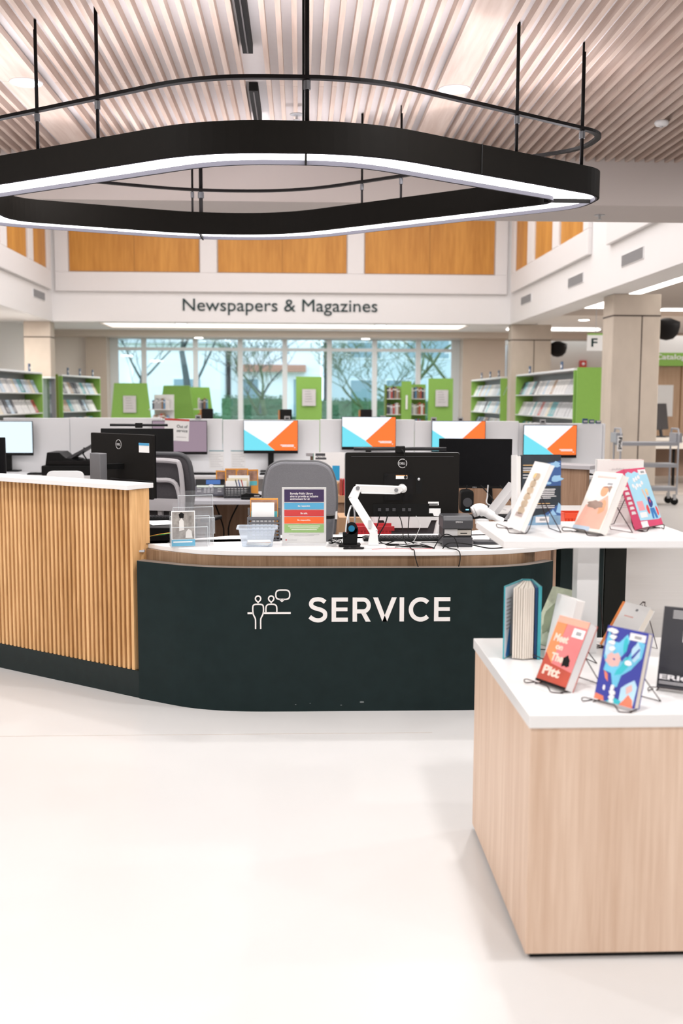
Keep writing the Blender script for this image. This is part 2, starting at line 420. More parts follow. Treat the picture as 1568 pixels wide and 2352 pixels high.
# vents
def vent(x, y, z, ln, h, side, lab):
    t = thing('air_vent', lab, 'vent', (x, y, z)); s_ = -1 if side == 'R' else 1
    a, b_ = sorted((0, s_*.012))
    MB().box(a, b_, -ln/2, ln/2, -h/2, h/2).build('vent_frame', WPL, t)
    mb = MB()
    for k in range(7): 
        zz = -h/2+h*(k+.75)/7.5
        a, b_ = sorted((s_*.012, s_*.016)); mb.box(a, b_, -ln/2+.02, ln/2-.02, zz-.008, zz+.008)
    mb.build('louvre', MGREY, t)
from_px = [((1200, 699), 14.05), ((1314, 650), 11.6), ((1446, 595), 9.4)]
vent(XR, 13.95*K, 2.83*K-.75, .95, .16, 'R', 'white air vent on the right atrium wall, farthest of three')
vent(XR, 11.45*K, 2.80*K-.75, .95, .16, 'R', 'white air vent on the right atrium wall, middle one')
vent(XR, 9.50*K, 2.79*K-.75, .95, .16, 'R', 'white air vent on the right atrium wall, nearest one')
vent(XL, 14.25*K, 2.87*K-.75, .95, .16, 'L', 'white air vent on the left atrium wall')
# lettering on the fascia
SIGNC = M('sign_green', (.012, .035, .035), .5)
o = text('Newspapers & Magazines', 'wall_lettering', SIGNC, None, -1.64*K, 1.10*K, 1.5+(2.681-1.5)*K, 1.5+(2.905-1.5)*K, YB, ext=.02, off=0)
tag(o, 'dark Newspapers & Magazines lettering on the white wall above the windows', 'sign')

# zone behind the back fascia: ceiling, light cove, window wall at Y=30
zc = kp(0, 0, 2.75)[2]; YW = 30.0
mb = MB()
mb.box(-9, -5.0, YB+.45, YW, zc, zc+.1); mb.box(4.3, 14, YB+.45, YW, zc, zc+.1)
mb.box(-5.0, 4.3, YB+.45, 25.2, zc, zc+.1); mb.box(-5.0, 4.3, 28.5, YW, zc, zc+.1)
struct('ceiling', mb, WALLW)
t = thing('light_cove', 'long glowing light cove in the ceiling before the windows', 'light cove', (-.35, 26.85, zc))
mb = MB(); mb.box(-4.63, 4.63, -1.63, 1.63, .03, .05); mb.build('cove_glow', EMIT('cove_glow', (1, .94, .87), 1.5), t)
mb = MB(); mb.box(-4.65, -4.63, -1.65, 1.65, .0, .05); mb.box(4.63, 4.65, -1.65, 1.65, 0, .05); mb.box(-4.63, 4.63, 1.63, 1.65, 0, .05); mb.build('cove_side', BEIGE, t)
lamp('light_cove_lamp', (-.35, 26.85, zc-.02), 8, P_BACK*2.5, (1, .94, .88), shape='RECTANGLE', sy=2.6)
mb = MB(); mb.box(-9, 14, YW-.9, YW+.2, kp(0, 0, 2.645)[2]-.01, zc+.1); struct('wall_2', mb, M('beam_beige', (.56, .48, .42), .7))
# window
wx0, wx1 = -5.22, 4.44; wz1 = kp(0, 0, 2.645)[2]
FR = M('window_frame_grey', (.62, .64, .66), .5)
wn = bpy.data.objects.new('window_1', None); COL.objects.link(wn); wn.location = (0, YW, 0); wn['kind'] = 'structure'
mb = MB()
mull = [349, 453, 554, 655, 756, 858, 958]
mx_ = [-2.93*K*.998, -1.96*K, -1.12*K, -.28*K, .563*K, 1.42*K, 2.25*K]
for x in [wx0]+mx_+[wx1]: 
    wd = .07 if x not in (wx0, wx1) else .12
    mb.box(x-wd, x+wd, -.06, .06, 0, wz1)
mb.box(wx0, wx1, -.05, .05, wz1-.36, wz1-.27); mb.box(wx0, wx1, -.05, .05, wz1-.04, wz1); mb.box(wx0, wx1, -.05, .05, 0, .12)
o = mb.build('window_frame', FR, wn)
mb = MB(); mb.box(wx0, wx1, -.005, .005, .1, wz1-.02)
mb.build('window_pane', GLASSY('window_glass', (.93, .98, 1.0), .05), wn)
# side walls of the window recess
mb = MB(); mb.box(-5.92, wx0-.12, YW-.5, YW+.3, 0, wz1); struct('wall_3', mb, BEIGE)
mb = MB(); mb.box(wx1+.12, 5.75, YW-.6, YW+.3, 0, wz1); struct('wall_4', mb, BEIGE)
mb = MB(); mb.box(5.75, 14, YW+.9, YW+1.1, 0, 3.6); struct('wall_5', mb, BEIGE)
mb = MB(); mb.box(-7.2, -7.0, 9.3, YW+.3, 0, 4.2); mb.box(-7.2, -5.92, YW-.2, YW+.3, 0, 4.2); struct('wall_6', mb, M('warm_white', (.80, .74, .70), .6, var=.02))
mb = MB(); mb.box(-7.2, XL-.5, 9.3, YB+.5, zb+.02, zb+.12); struct('ceiling', mb, WALLW)
# right hall
mb = MB(); mb.box(XR+.5, 14, 9.3, YB+.5, zc-.02, zc+.08); struct('ceiling', mb, M('hall_ceiling', (.55, .50, .47), .7, var=.02))
mb = MB(); mb.box(14, 14.2, 9.3, YW+1, 0, 3.8); struct('wall_7', mb, BEIGE)
# hall ceiling light strips
for i, (x0, x1, y0, y1, lab) in enumerate(((5.35, 6.7, 20.6, 20.85, 'long white light strip in the hall ceiling beyond the far column'), (5.6, 5.85, 14.5, 20.5, 'white light strip running away in the hall ceiling at right'), (5.4, 7.8, 27.2, 27.5, 'white light strip near the far end of the hall ceiling'), (7.3, 10.6, 21.0, 21.35, 'white light strip in the hall ceiling at the right edge'), (7.2, 10.5, 14.6, 15.1, 'bright light strip in the hall ceiling nearest the right column'))):
    t = thing('light_strip', lab, 'ceiling light', ((x0+x1)/2, (y0+y1)/2, zc-.02))
    MB().box(-(x1-x0)/2, (x1-x0)/2, -(y1-y0)/2, (y1-y0)/2, -.03, 0).build('diffuser', EMIT('strip_glow', (1, .95, .9), 5), t)
    MB().box(-(x1-x0)/2-.015, (x1-x0)/2+.015, -(y1-y0)/2-.015, (y1-y0)/2+.015, -.012, 0).build('strip_housing', WPL, t)
lamp('hall_fill_lamp', (8.5, 15, zc-.1), 3, P_BACK*4, (1, .95, .9)); lamp('hall_fill_lamp', (8.5, 24, zc-.1), 3, P_BACK*4, (1, .95, .9))  # fill lamps added under the hall ceiling, without fittings of their own
lamp('left_hall_fill_lamp', (-6.1, 16, zb-.05), .9, P_BACK*1.2, (1, .95, .9)); lamp('left_hall_fill_lamp', (-6.1, 21, zb-.05), .9, P_BACK, (1, .95, .9))  # unseen fill lamps added beside the left atrium wall
# round lights behind fascia
def round_light(x, y, z, lab):
    t = thing('ceiling_light', lab, 'ceiling light', (x, y, z)); MB().lathe([(.14, 0), (.145, -.015), (.13, -.03)], 20).build('trim_ring', WPL, t)
    MB().lathe([(.12, -.032), (.12, -.03)], 20).build('lens', EMIT('round_glow', (1, .96, .9), 9), t)
round_light(-2.53, 22.75, zb, 'round light under the lettered wall, left one')
round_light(1.74, 22.75, zb, 'round light under the lettered wall, right one')
zk = kp(0, 0, 2.645)[2]-.01
round_light(-2.78, 29.3, zk, 'round light under the beam at the window head, left one')
round_light(1.83, 29.3, zk, 'round light under the beam at the window head, right one')
round_light(6.55, 24.2, zc, 'round hall ceiling light, left of the pair beyond the far column')
round_light(7.1, 22.9, zc-.02, 'round hall ceiling light, right of the pair beyond the far column')

# columns
def column(cx, cy, wx, wy, zt, jx, lab, jz):
    t = thing('concrete_column', lab, 'column', (cx, cy, 0))
    MB().box(-wx/2, wx/2, -wy/2, wy/2, 0, zt-.002).build('shaft', CONC, t, bevel=.012)
    mb = MB(); e = .002
    mb.box(-wx/2-e, wx/2+e, -wy/2-e, wy/2+e, jz-.012, jz+.012)
    if jx is not None: mb.box(jx-.009, jx+.009, -wy/2-e, -wy/2+.01, 0, jz)
    mb.build('joint', JOINT, t)
column(5.135, 16.23, .73, .55, zb, .08, 'thick concrete column at right, nearest one', kp(0, 10.6, 2.32)[2]+.06)
column(4.97, 22.70, .86, .36, zb, .06, 'concrete column at the right back corner of the atrium', kp(0, 0, 2.36)[2])
column((-3.87-3.50)/2*K, 22.72, .37*K, .40, zb, None, 'concrete column at the left back corner of the atrium', kp(0, 0, 2.36)[2])

# ================================================================ OUTSIDE
GRASS = M('lawn', (.24, .30, .14), .9, var=.3, scale=3)
mb = MB(); mb.box(-30, 30, 30.4, 90, -.35, -.25); struct('floor', mb, GRASS)
mb = MB()
def hedge(name, x0, x1, y0, y1, z0, z1, lab, col=(.05, .11, .06)):
    rnd = random.Random(hash(lab) % 1000 if False else len(lab))
    t = thing(name, lab, 'hedge', ((x0+x1)/2, (y0+y1)/2, z0))
    mb = MB(); hx = (x1-x0)/2; hy = (y1-y0)/2; hz = z1-z0
    for i in range(int((x1-x0)*(z1-z0)*60)+200):
        x = rnd.uniform(-hx, hx); z = rnd.uniform(0, hz); y = -hy*rnd.uniform(.85, 1.05)
        if rnd.random() < .3: z = hz*rnd.uniform(.95, 1.04); y = rnd.uniform(-hy, hy)
        s_ = rnd.uniform(.04, .09); T = Matrix.Translation((x, y, z)) @ Matrix.Rotation(rnd.uniform(0, 6), 4, Vector((rnd.random(), rnd.random(), rnd.random()+.01)))
        mb.add([(-s_, 0, 0), (0, -s_*.5, .02), (s_, 0, 0), (0, s_*.5, .02)], [(0, 1, 2, 3)], 0, T)
    mb.box(-hx, hx, -hy*.9, hy*.9, 0, hz*.97)
    mb.build('foliage', M('hedge_green', col, .8, var=.6, scale=9), t)
hedge('hedge', -4.5, 6, 36, 37, -.25, .95, 'clipped green hedge outside, nearest the windows', (.08, .16, .09))
hedge('hedge', -3.4, -.6, 46, 47.2, -.25, 1.6, 'dark green hedge in front of the pale building outside')
hedge('hedge', 1.0, 6, 48, 49, -.25, 1.5, 'dark hedge farther right outside', (.05, .12, .08))
BW = M('building_white', (.78, .80, .82), .7); BGREY = M('building_blue_grey', (.50, .58, .62), .7); BDK = M('building_window', (.22, .32, .37), .2)
def building(x0, x1, y0, y1, z1, lab, mat, wins=()):
    t = thing('building', lab, 'building', ((x0+x1)/2, y0, -.25))
    hx = (x1-x0)/2
    MB().box(-hx, hx, 0, y1-y0, 0, z1+.25).build('wall', mat, t)
    MB().box(-hx-.2, hx+.2, -.3, y1-y0, z1+.25, z1+.5).build('roof', M('roof_grey', (.5, .53, .55), .7), t)
    for (a, b_, c, d) in wins:
        f = MB().box(a-.06, b_+.06, -.05, 0, c-.06, d+.06).build('window', BW, t)
        mb = MB().box(a, b_, -.06, -.05, c, d); mb.build('pane', BDK, f)
building(-11.5, -4.2, 56, 66, 4.4, 'white low building outside at left', BW, [(-1.5, -.3, .6, 1.8), (1.2, 2.6, .6, 2.8)])
building(-3.9, 1.2, 60, 70, 5.8, 'white building with red band outside behind the trees', BW, [(-2.1, -1.0, 1.0, 2.9), (1.0, 2.3, .8, 2.9)])
building(1.6, 12, 62, 72, 7.2, 'blue grey building outside at right', BGREY, [(.2-4, 1.6-4, 1, 2.9), (2.3-4, 3.7-4, 1, 2.9), (.8, 2.4, 1, 2.9), (-4, -2, 4.2, 5.6), (-.5, 2, 4.2, 5.6)])
mb = MB().box(-3.4, .4, -.5, -.3, 3.1, 3.5)
_b = [o for o in bpy.data.objects if o.get('label', '').startswith('white building with red band')][0]
MB().box(-2.2, 1.7, -.5, .0, 3.3, 3.7).build('awning', M('awning_red', (.45, .22, .16), .7), _b)
BARK = M('bark', (.07, .09, .09), .9, var=.5, scale=6, bump=.4); MOSS = M('mossy_bark', (.10, .14, .07), .95, var=.6, scale=8, bump=.4)
def tree(x, y, h, lean, seed, lab, spread=1.0, r0=.17, kind=0, fork=.35, depth=5):
    rnd = random.Random(seed); t = thing('bare_tree', lab, 'tree', (x, y, -.25))
    tr = MB(); br = MB()
    def grow(mb, p, d, ln, r, lv):
        pts = [p]; rr = [r]; n = 4
        for i in range(n):
            d = (d+Vector((rnd.uniform(-1, 1), rnd.uniform(-1, 1), rnd.uniform(-.5, .8)))*.16*spread).normalized()
            p = p+d*ln/n; pts.append(p); rr.append(r*(1-.45*(i+1)/n))
        rr = [max(.008, q) for q in rr]; mb.tube(pts, rr, 6 if lv < 2 else 4, m=0)
        if lv >= depth: return
        for k in range(3 if lv < 4 else 2):
            a = rnd.uniform(0, 2*PI); sd = Vector((math.cos(a), math.sin(a)*.6, rnd.uniform(.0, .7)))
            nd = (d*.75+sd*.85*spread).normalized()
            q = pts[-1] if k < 2 else pts[2]
            grow(br, q, nd, ln*rnd.uniform(.62, .82), rr[-1]*.62, lv+1)
    grow(tr, Vector((0, 0, 0)), Vector(lean).normalized(), h*fork, r0, 0)
    tr.build('trunk', MOSS if kind else BARK, t, smooth=True); br.build('branches', MOSS if kind else BARK, t, smooth=True)
tree(-4.15, 40, 6.0, (0.02, 0, 1), 3, 'straight bare tree outside, leftmost of the garden trees', .7, .2, 0, .6)
tree(-1.75, 44, 5.4, (.05, 0, 1), 5, 'bare tree outside before the hedge and pale building', 1.0, .15, 0, .36, 6)
tree(-.95, 38, 5.0, (-.25, 0, 1), 8, 'leaning mossy tree outside left of the middle green panel', .9, .17, 1, .36)
tree(2.35, 40, 5.0, (.08, 0, 1), 21, 'mossy tree with crooked limbs outside right of the middle green panel', 1.2, .15, 1, .3, 6)
tree(4.7, 39, 7.5, (-.10, 0, 1), 12, 'wide spreading mossy tree outside behind the right bookcases', 1.4, .24, 1, .3, 6)
tree(7.0, 46, 8, (-.2, 0, 1), 17, 'bare tree outside at the right end of the windows', 1.2, .18, 1, .34, 6)
tree(-8.0, 50, 8, (.2, 0, 1), 23, 'bare tree outside at the left end of the windows', 1.2, .18, 0, .34)
t = thing('parked_car', 'white car parked outside beyond the hedge', 'car', (2.3, 50, -.25))
mb = MB(); prof = [(-2.1, .3), (2.1, .3), (2.15, .75), (1.9, .95), (1.1, 1.0), (.6, 1.42), (-.9, 1.45), (-1.5, 1.0), (-2.05, .95), (-2.15, .6)]
mb.prism(prof, 0, 1.7, 'y'); mb.build('car_body', M('car_white', (.8, .82, .85), .25), t, bevel=.05)
MB().prism([(-.85, 1.02), (.95, 1.02), (.55, 1.36), (-.8, 1.38)], -.01, 0.0, 'y').build('car_window', BDK, t)
for xx in (-1.3, 1.3): MB().lathe([(.33, 0), (.33, .2)], 20, T=Matrix.Translation((xx, .15, .33)) @ Matrix.Rotation(PI/2, 4, 'X')).build('wheel', BLACK, t)

# ================================================================ MAGAZINE RACKS in the atrium
MAGC = [('white', (.75, .74, .73)), ('pale grey', (.55, .56, .58)), ('cream', (.70, .62, .48)), ('dark', (.06, .06, .08)), ('teal', (.10, .38, .42)), ('tan', (.45, .30, .20)), ('pale blue', (.45, .58, .70)), ('red', (.50, .10, .08))]
MAGM = []
for nme, c in MAGC:
    me = MB().box(-.105, .105, 0, .008, 0, .28, 0); me.box(-.095, .095, -.0015, 0, .17, .25, 1); me.box(-.09, .09, -.0015, 0, .03, .13, 2)
    c2 = tuple(min(.85, v*.6+.25) for v in c)
    MAGM.append(me.mesh('magazine', [M('mag_'+nme.replace(' ', '_'), c, .45, var=.15, scale=12), M('mag_band_'+nme.replace(' ', '_'), tuple(v*.55 for v in c), .5, var=.2), M('mag_pic_'+nme.replace(' ', '_'), c2, .5, var=.35, scale=18)]))
ORDW = ('first', 'second', 'third', 'fourth', 'fifth', 'sixth', 'seventh', 'eighth', 'ninth', 'tenth', 'eleventh', 'twelfth', 'thirteenth', 'fourteenth', 'fifteenth', 'sixteenth', 'seventeenth', 'eighteenth', 'nineteenth', 'twentieth')+tuple('twenty '+w for w in ('first', 'second', 'third', 'fourth', 'fifth', 'sixth', 'seventh', 'eighth', 'ninth'))
def rack(ax, ay, bx, by, h, lab, short, ends, seed, tiers=5, vis=3, dark_from=None):
    """tilted-shelf rack whose face runs from (ax,ay) to (bx,by); face looks to the right-hand side of that direction (local -y)"""
    rnd = random.Random(seed); ln = math.hypot(bx-ax, by-ay); rz = math.atan2(by-ay, bx-ax)
    t = thing('magazine_rack', lab, 'magazine rack', (ax, ay, 0), rz)
    D = .36
    MB().box(0, ln, D-.02, D, .08, h-.02).build('back_panel', M('rack_grey', (.36, .36, .37), .5), t)
    MB().box(0, ln, .02, D, 0, .08).build('plinth', DGREY, t)
    MB().box(-.03, ln+.03, -.02, D+.02, h-.035, h).build('top_board', WHITE, t, bevel=.004)
    for k, e in enumerate(ends):
        x = -.03 if k == 0 else ln
        mb = MB().box(x, x+.03, -.02, D+.02, 0, h-.035)
        mb.build('end_panel', GREEN if e else WHITE, t, bevel=.003)
    R = Matrix.Rotation(rz, 4, 'Z'); O = Matrix.Translation((ax, ay, 0))
    for k in range(tiers):
        zt = h-.035-.40*(k+1)+.02
        if zt < .1: break
        MB().box(.0, ln, -.02, D-.02, zt-.02, zt).build('shelf', WHITE, t)
        if k >= vis: continue
        cnt = 0; x = .06; tier = ('top', 'second', 'third')[k]
        while x < ln-.12:
            i = rnd.choices(range(8), (9, 7, 4, 3, 3, 3, 3, 1))[0]
            if dark_from and x > dark_from: 
                i = rnd.choice((0, 3, 1, 0))
            o = bpy.data.objects.new('magazine', MAGM[i]); COL.objects.link(o)
            o.matrix_world = O @ R @ Matrix.Translation((x+.05, .03+rnd.uniform(0, .01), zt)) @ Matrix.Rotation(-.42, 4, 'X') @ Matrix.Rotation(rnd.uniform(-.10, .02), 4, 'Y')
            tag(o, '%s magazine, %s from left, %s shelf, %s' % (MAGC[i][0], ORDW[cnt], tier, short), 'magazine', 'magazines on the '+short)
            x += rnd.uniform(.17, .24); cnt += 1
        # divider
    return t
def shelf_tag(x, y, z, lab):
    t = thing('shelf_sign', lab, 'shelf sign', (x, y, z)); MB().box(-.01, .01, -.06, .06, 0, .16).build('card', M('sign_navy', (.06, .10, .18), .5), t); MB().box(-.012, .012, -.04, .04, .05, .10).build('card_text', PAPER, t); return t
HR = 2.03
# left racks face +x : direction with local -y = +x  => direction angle 90deg (going +y): local -y -> +x
rack(-3.60*K, 18.6, -3.52*K, 21.75, HR, 'green ended magazine rack at the left edge beside the column', 'rack at the left edge', (True, True), 2)
rack(-3.50*K, 23.5, -3.27*K, 26.0, HR, 'green ended magazine rack behind the left column', 'rack behind left column', (True, True), 3)
# right racks face -x: going -y
rack(3.03*K, 27.6, 3.03*K, 23.6, HR, 'green ended magazine rack behind the far right column', 'rack behind far right column', (True, True), 4)
rack(3.02*K, 21.8, 3.01*K, 17.15, HR, 'green ended magazine rack between the two right columns', 'rack between right columns', (True, True), 5, dark_from=2.9)
mb = MB().box(4.5, 4.92, 17.08, 17.12, 0, HR+.015); t = thing('rack_end_panel', 'bright green end panel of shelving beside the near right column', 'panel', (4.52, 17.0, 0))
MB().box(0, .40, 0, .03, 0, HR+.01).build('green_board', GREEN, t); bpy.data.objects
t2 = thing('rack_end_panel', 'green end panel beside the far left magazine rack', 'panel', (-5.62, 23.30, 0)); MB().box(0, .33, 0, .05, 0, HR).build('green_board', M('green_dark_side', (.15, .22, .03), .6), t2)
t2 = thing('display_case', 'narrow glass sided display case by the left column', 'display case', (-5.32, 22.05, 0))
MB().box(-.03, -.0, 0, .4, 0, 1.95).build('case_side', WHITE, t2); MB().box(.0, .17, 0, .4, 1.92, 1.95).build('case_top', WHITE, t2); MB().box(.0, .17, .38, .4, 0, 1.92).build('case_back', MGREY, t2)
MB().box(0, .17, 0, .01, .1, 1.92).build('case_glass', GLASSY('case_glass', (.9, .97, 1), .2), t2)
for i, (x, y) in enumerate(((-5.37, 21.2), (-5.2, 23.9), (-5.1, 24.7), (-4.98, 25.6), (4.62, 26.6), (4.62, 25.4), (4.62, 24.3), (4.66, 21.2), (4.66, 18.6))):
    shelf_tag(x, y, HR, 'small dark shelf sign standing on the %s' % ('left edge rack', 'rack behind the left column, nearest one', 'rack behind the left column, middle one', 'rack behind the left column, farthest one', 'rack behind the right column, farthest one', 'rack behind the right column, middle one', 'rack behind the right column, nearest one', 'rack between the right columns, farther one', 'rack between the right columns, nearer one')[i])

# green bookcases in front of the windows
NOTE = M('notice_grey', (.62, .60, .60), .7, var=.1, scale=30)
def bookrow(x0, x1, y, z, lab, seed, dep=.2, rz=0, hmax=.26):
    rnd = random.Random(seed); x = x0; cnt = 0
    cols = [('grey', (.4, .4, .42)), ('white', (.7, .68, .66)), ('dark', (.07, .07, .09)), ('red', (.45, .08, .06)), ('blue', (.10, .25, .42)), ('brown', (.28, .17, .1))]
    while x < x1-.03:
        wd = rnd.uniform(.03, .055); h = rnd.uniform(.20, hmax); i = rnd.randrange(6)
        o = MB().box(0, wd*.93, 0, dep, 0, h, 0).box(wd*.1, wd*.83, -.001, 0, h*.7, h*.8, 1).build('book', [M('spine_'+cols[i][0], cols[i][1], .5, var=.2), PAPER]); o.location = (x, y, z)
        tag(o, '%s spine, %s from left, %s' % (cols[i][0], ORDW[cnt], lab), 'book', 'books on '+lab); x += wd; cnt += 1
def green_panel_case(x, y, w_, wtop, h, lab, paper=None, case=None):
    t = thing('bookcase', lab, 'bookcase', (x, y, 0))
    MB().prism([(-w_/2, 0), (w_/2, 0), (wtop/2, h), (-wtop/2, h)], 0, .04, 'y').build('end_panel', GREEN, t, bevel=.004)
    if paper:
        px, pz, pw, ph = paper; MB().box(px-pw/2, px+pw/2, -.046, -.041, pz-ph/2, pz+ph/2).build('notice', NOTE, t)
        mb = MB()
        for k in range(5): mb.box(px-pw*.3, px+pw*.3*(.4+.12*k), -.048, -.046, pz+ph*(.35-.15*k), pz+ph*(.37-.15*k))
        mb.build('notice_text', MGREY, t)
    return t
# E : trapezoid end panel  (x 248-352 base)
def k2(x): return x*K
t = green_panel_case(k2(-2.55), 24, 1.13, .74, 1.855, 'wide tapering green bookcase end with a notice, at left before the windows', (-.02, 1.38, .29, .38))
MB().box(.5, .95, .2, .22, 0, 1.6).build('shelf_back', WHITE, t)
mb = MB()
for z in (.55, .92, 1.27): mb.box(.40, .95, -.02, .22, z-.02, z)
mb.build('shelf', WHITE, t)
for z, s_ in ((.92, 1), (1.27, 2)): bookrow(k2(-2.55)+.48, k2(-2.55)+.86, 24.0, z, '%s shelf beside the wide green end' % ('lower' if s_ == 1 else 'upper'), 40+s_, .16)
t = green_panel_case(-2.93, 25.2, 1.15, .62, 1.82, 'light green tapering bookcase end, middle of the left trio')
mb = MB()
for z in (.55, .92, 1.27): mb.box(.40, .80, -.02, .22, z-.02, z)
mb.build('shelf', WHITE, t)
bookrow(-2.93+.5, -2.93+.75, 25.2, 1.27, 'upper shelf of the middle left bookcase', 55, .16); bookrow(-2.93+.5, -2.93+.75, 25.2, .92, 'lower shelf of the middle left bookcase', 56, .16)
green_panel_case(-2.52, 26.6, .95, .50, 1.80, 'darker green tapering bookcase end, rightmost of the left trio')
green_panel_case(.185, 21, .505, .52, 1.955, 'tall narrow green bookcase end with a notice before the middle window', (.0, 1.54, .27, .33))
t = green_panel_case(3.0, 22.3, .53, .53, 1.96, 'tall green bookcase end with a notice before the right window', (.02, 1.54, .27, .35))
t = green_panel_case(2.30, 22.6, .22, .22, 1.9, 'slim green bookcase end between two book bays')
MB().box(-.02, .02, -.05, -.041, 1.3, 1.6).build('label_strip', PAPER, t)
t = thing('bookcase', 'open bookcase bay with grey spines left of the slim green end', 'bookcase', (1.88, 22.7, 0))
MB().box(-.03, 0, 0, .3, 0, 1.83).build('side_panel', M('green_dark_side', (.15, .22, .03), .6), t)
MB().box(0, .36, .28, .3, 0, 1.80).build('shelf_back', GREEN, t)
mb = MB()
for z in (.45, .85, 1.19, 1.53): mb.box(0, .36, 0, .28, z-.015, z)
mb.build('shelf', WHITE, t)
for j, z in enumerate((1.19, 1.53)): bookrow(1.89, 2.2, 22.72, z, '%s shelf left of slim green end' % ('lower', 'upper')[j], 60+j)
t = thing('bookcase', 'open bookcase bay with dark spines right of the slim green end', 'bookcase', (2.42, 22.7, 0))
MB().box(0, .34, .28, .3, 0, 1.84).build('shelf_back', GREEN, t)
mb = MB()
for z in (.45, .85, 1.19, 1.53): mb.box(0, .34, 0, .28, z-.015, z)
mb.build('shelf', WHITE, t)
for j, z in enumerate((.85, 1.19, 1.53)): bookrow(2.43, 2.73, 22.72, z, '%s shelf right of slim green end' % ('lowest', 'middle', 'upper')[j], 70+j)
# lounge chairs seen over the partition
for i, (x, y) in enumerate(((-1.88, 21.5), (-.27, 20.6), (1.33, 21))):
    t = thing('lounge_chair', 'dark chair back with wood side seen over the white partition, %s' % ('left of the three', 'middle of the three', 'right of the three')[i], 'chair', (x, y, 0))
    MB().box(-.12, .12, -.04, .04, .45, 1.31).build('backrest', BLACKM, t, bevel=.02); MB().box(-.2, .2, -.4, .04, .40, .46).build('seat', BLACKM, t)
    MB().box(-.15, -.12, -.04, .05, .40, 1.29).build('side_board', M('orange_wood', (.45, .2, .08), .5), t)
    for sx in (-.17, .17):
        for sy in (-.37, .02): MB().box(sx-.02, sx+.02, sy-.02, sy+.02, 0, .40).build('leg', BLACKM, t)

# ================================================================ RIGHT HALL
t = thing('hanging_sign', 'white hanging sign with a letter F by the near right column', 'sign', (5.30, 18.75, 2.39))
MB().box(-.15, 1.0, 0, .03, 0, .30).build('sign_board', WPL, t); MB().box(-.15, 1.0, -.002, .032, .28, .31).build('green_edge', GREEN, t)
text('F', 'lettering', SIGNC, t, -.08, .03, .07, .22, 0, .004, .02)
for xx in (.0, .8): MB().tube([(xx, .015, .3), (xx, .015, 1.0)], .006).build('hanger', GREYM, t)
t = thing('wall_sign', 'white and green Catalog sign band on the wall at the right edge', 'sign', (7.25, 21.5, 2.22))
MB().box(0, 3, 0, .05, .27, .62).build('white_band', WPL, t); MB().box(0, 3, 0, .05, 0, .27).build('green_band', GREEN, t)
text('Catalog', 'lettering', WPL, t, .08, .72, .10, .24, 0, .004, .02)
t = thing('wood_partition', 'light wood panelled wall behind the desk at the right edge', 'wall panelling', (7.2, 21.6, 0))
MB().box(-.2, 3.2, 0, .1, 0, 2.85).build('panelling', BACKW, t)
for xx in (.72, 2.0): MB().box(xx-.012, xx+.012, -.003, 0, 0, 2.85).build('panel_joint', M('dark_joint', (.2, .09, .03), .8), t)
MB().box(-.1, .56, -.02, -.001, 1.18, 1.83).build('white_board', WPL, t)
MB().box(.8, 2.0, -.02, -.001, 1.18, 1.83).build('white_board', WPL, t)
t = thing('window_opening', 'tall blue window beyond the far right column', 'window', (6.0, 30.5, 0))
MB().box(0, 1.0, 0, .08, .0, 3.1).build('window_frame', FR, t); MB().box(.1, .85, -.01, 0, .3, 3.0).build('pane', M('blue_glass', (.16, .26, .33), .1), t)
t = thing('fire_alarm', 'small red fire alarm on the far beige wall', 'alarm', (8.35, 30.78, 2.48)); MB().box(-.1, .1, 0, .1, 0, .2).build('housing', M('alarm_red', (.5, .05, .04), .4), t); MB().lathe([(.04, 0), (.04, .02)], 12, T=Matrix.Translation((0, 0, .1)) @ Matrix.Rotation(PI/2, 4, 'X')).build('strobe', WPL, t)
def dome(x, y, z, lab):
    t = thing('dome_speaker', lab, 'speaker', (x, y, z))
    MB().lathe([(.01, -.22), (.10, -.20), (.17, -.13), (.20, -.02), (.20, .06), (.05, .12)], 22).build('dome', BLACKM, t, smooth=True)
    MB().tube([(-.05, 0, .03), (-.25, 0, .03)], .02).build('bracket', BLACKM, t)
dome(5.60, 22.75, 2.66, 'black half dome speaker hanging beside the far right column')
dome(5.70, 16.25, 2.66, 'black half dome speaker hanging beside the near right column')
# kiosk screen and desk at the right edge
t = thing('white_table', 'white topped table with black legs at the right edge', 'table', (6.38, 18.2, 0))
MB().box(-.25, 1.5, 0, .8, .80, .86).build('tabletop', M('cream_laminate', (.75, .70, .64), .5), t)
mb = MB(); mb.box(-.22, 1.45, .02, .06, .66, .80, 0)
for k in range(8): mb.lathe([(.012, 0), (.012, .004)], 8, 1, Matrix.Translation((-.1+.13*k, .019, .74)) @ Matrix.Rotation(PI/2, 4, 'X'))
mb.build('apron', [M('cream_laminate', (.75, .70, .64), .5), BLACK], t)
MB().box(-.22, 1.45, .4, .43, .15, .66).build('modesty_panel', M('brown_panel', (.28, .19, .14), .6), t)
for sx in (-.18, .25, 1.4): MB().box(sx-.02, sx+.02, .08, .12, 0, .67).build('leg', BLACKM, t)
t = thing('kiosk_screen', 'dark tilted kiosk screen on the table at the right edge', 'screen', (6.45, 18.45, .86), .9)
MB().box(-.2, .2, -.12, .12, 0, .015).build('base', DGREY, t); MB().tube([(0, 0, .01), (0, .05, .3)], .03).build('stand', DGREY, t)
MB().box(-.36, .36, -.02, .03, .13, .60, T=Matrix.Rotation(-.12, 4, 'X')).build('screen', DGREY, t, bevel=.01)
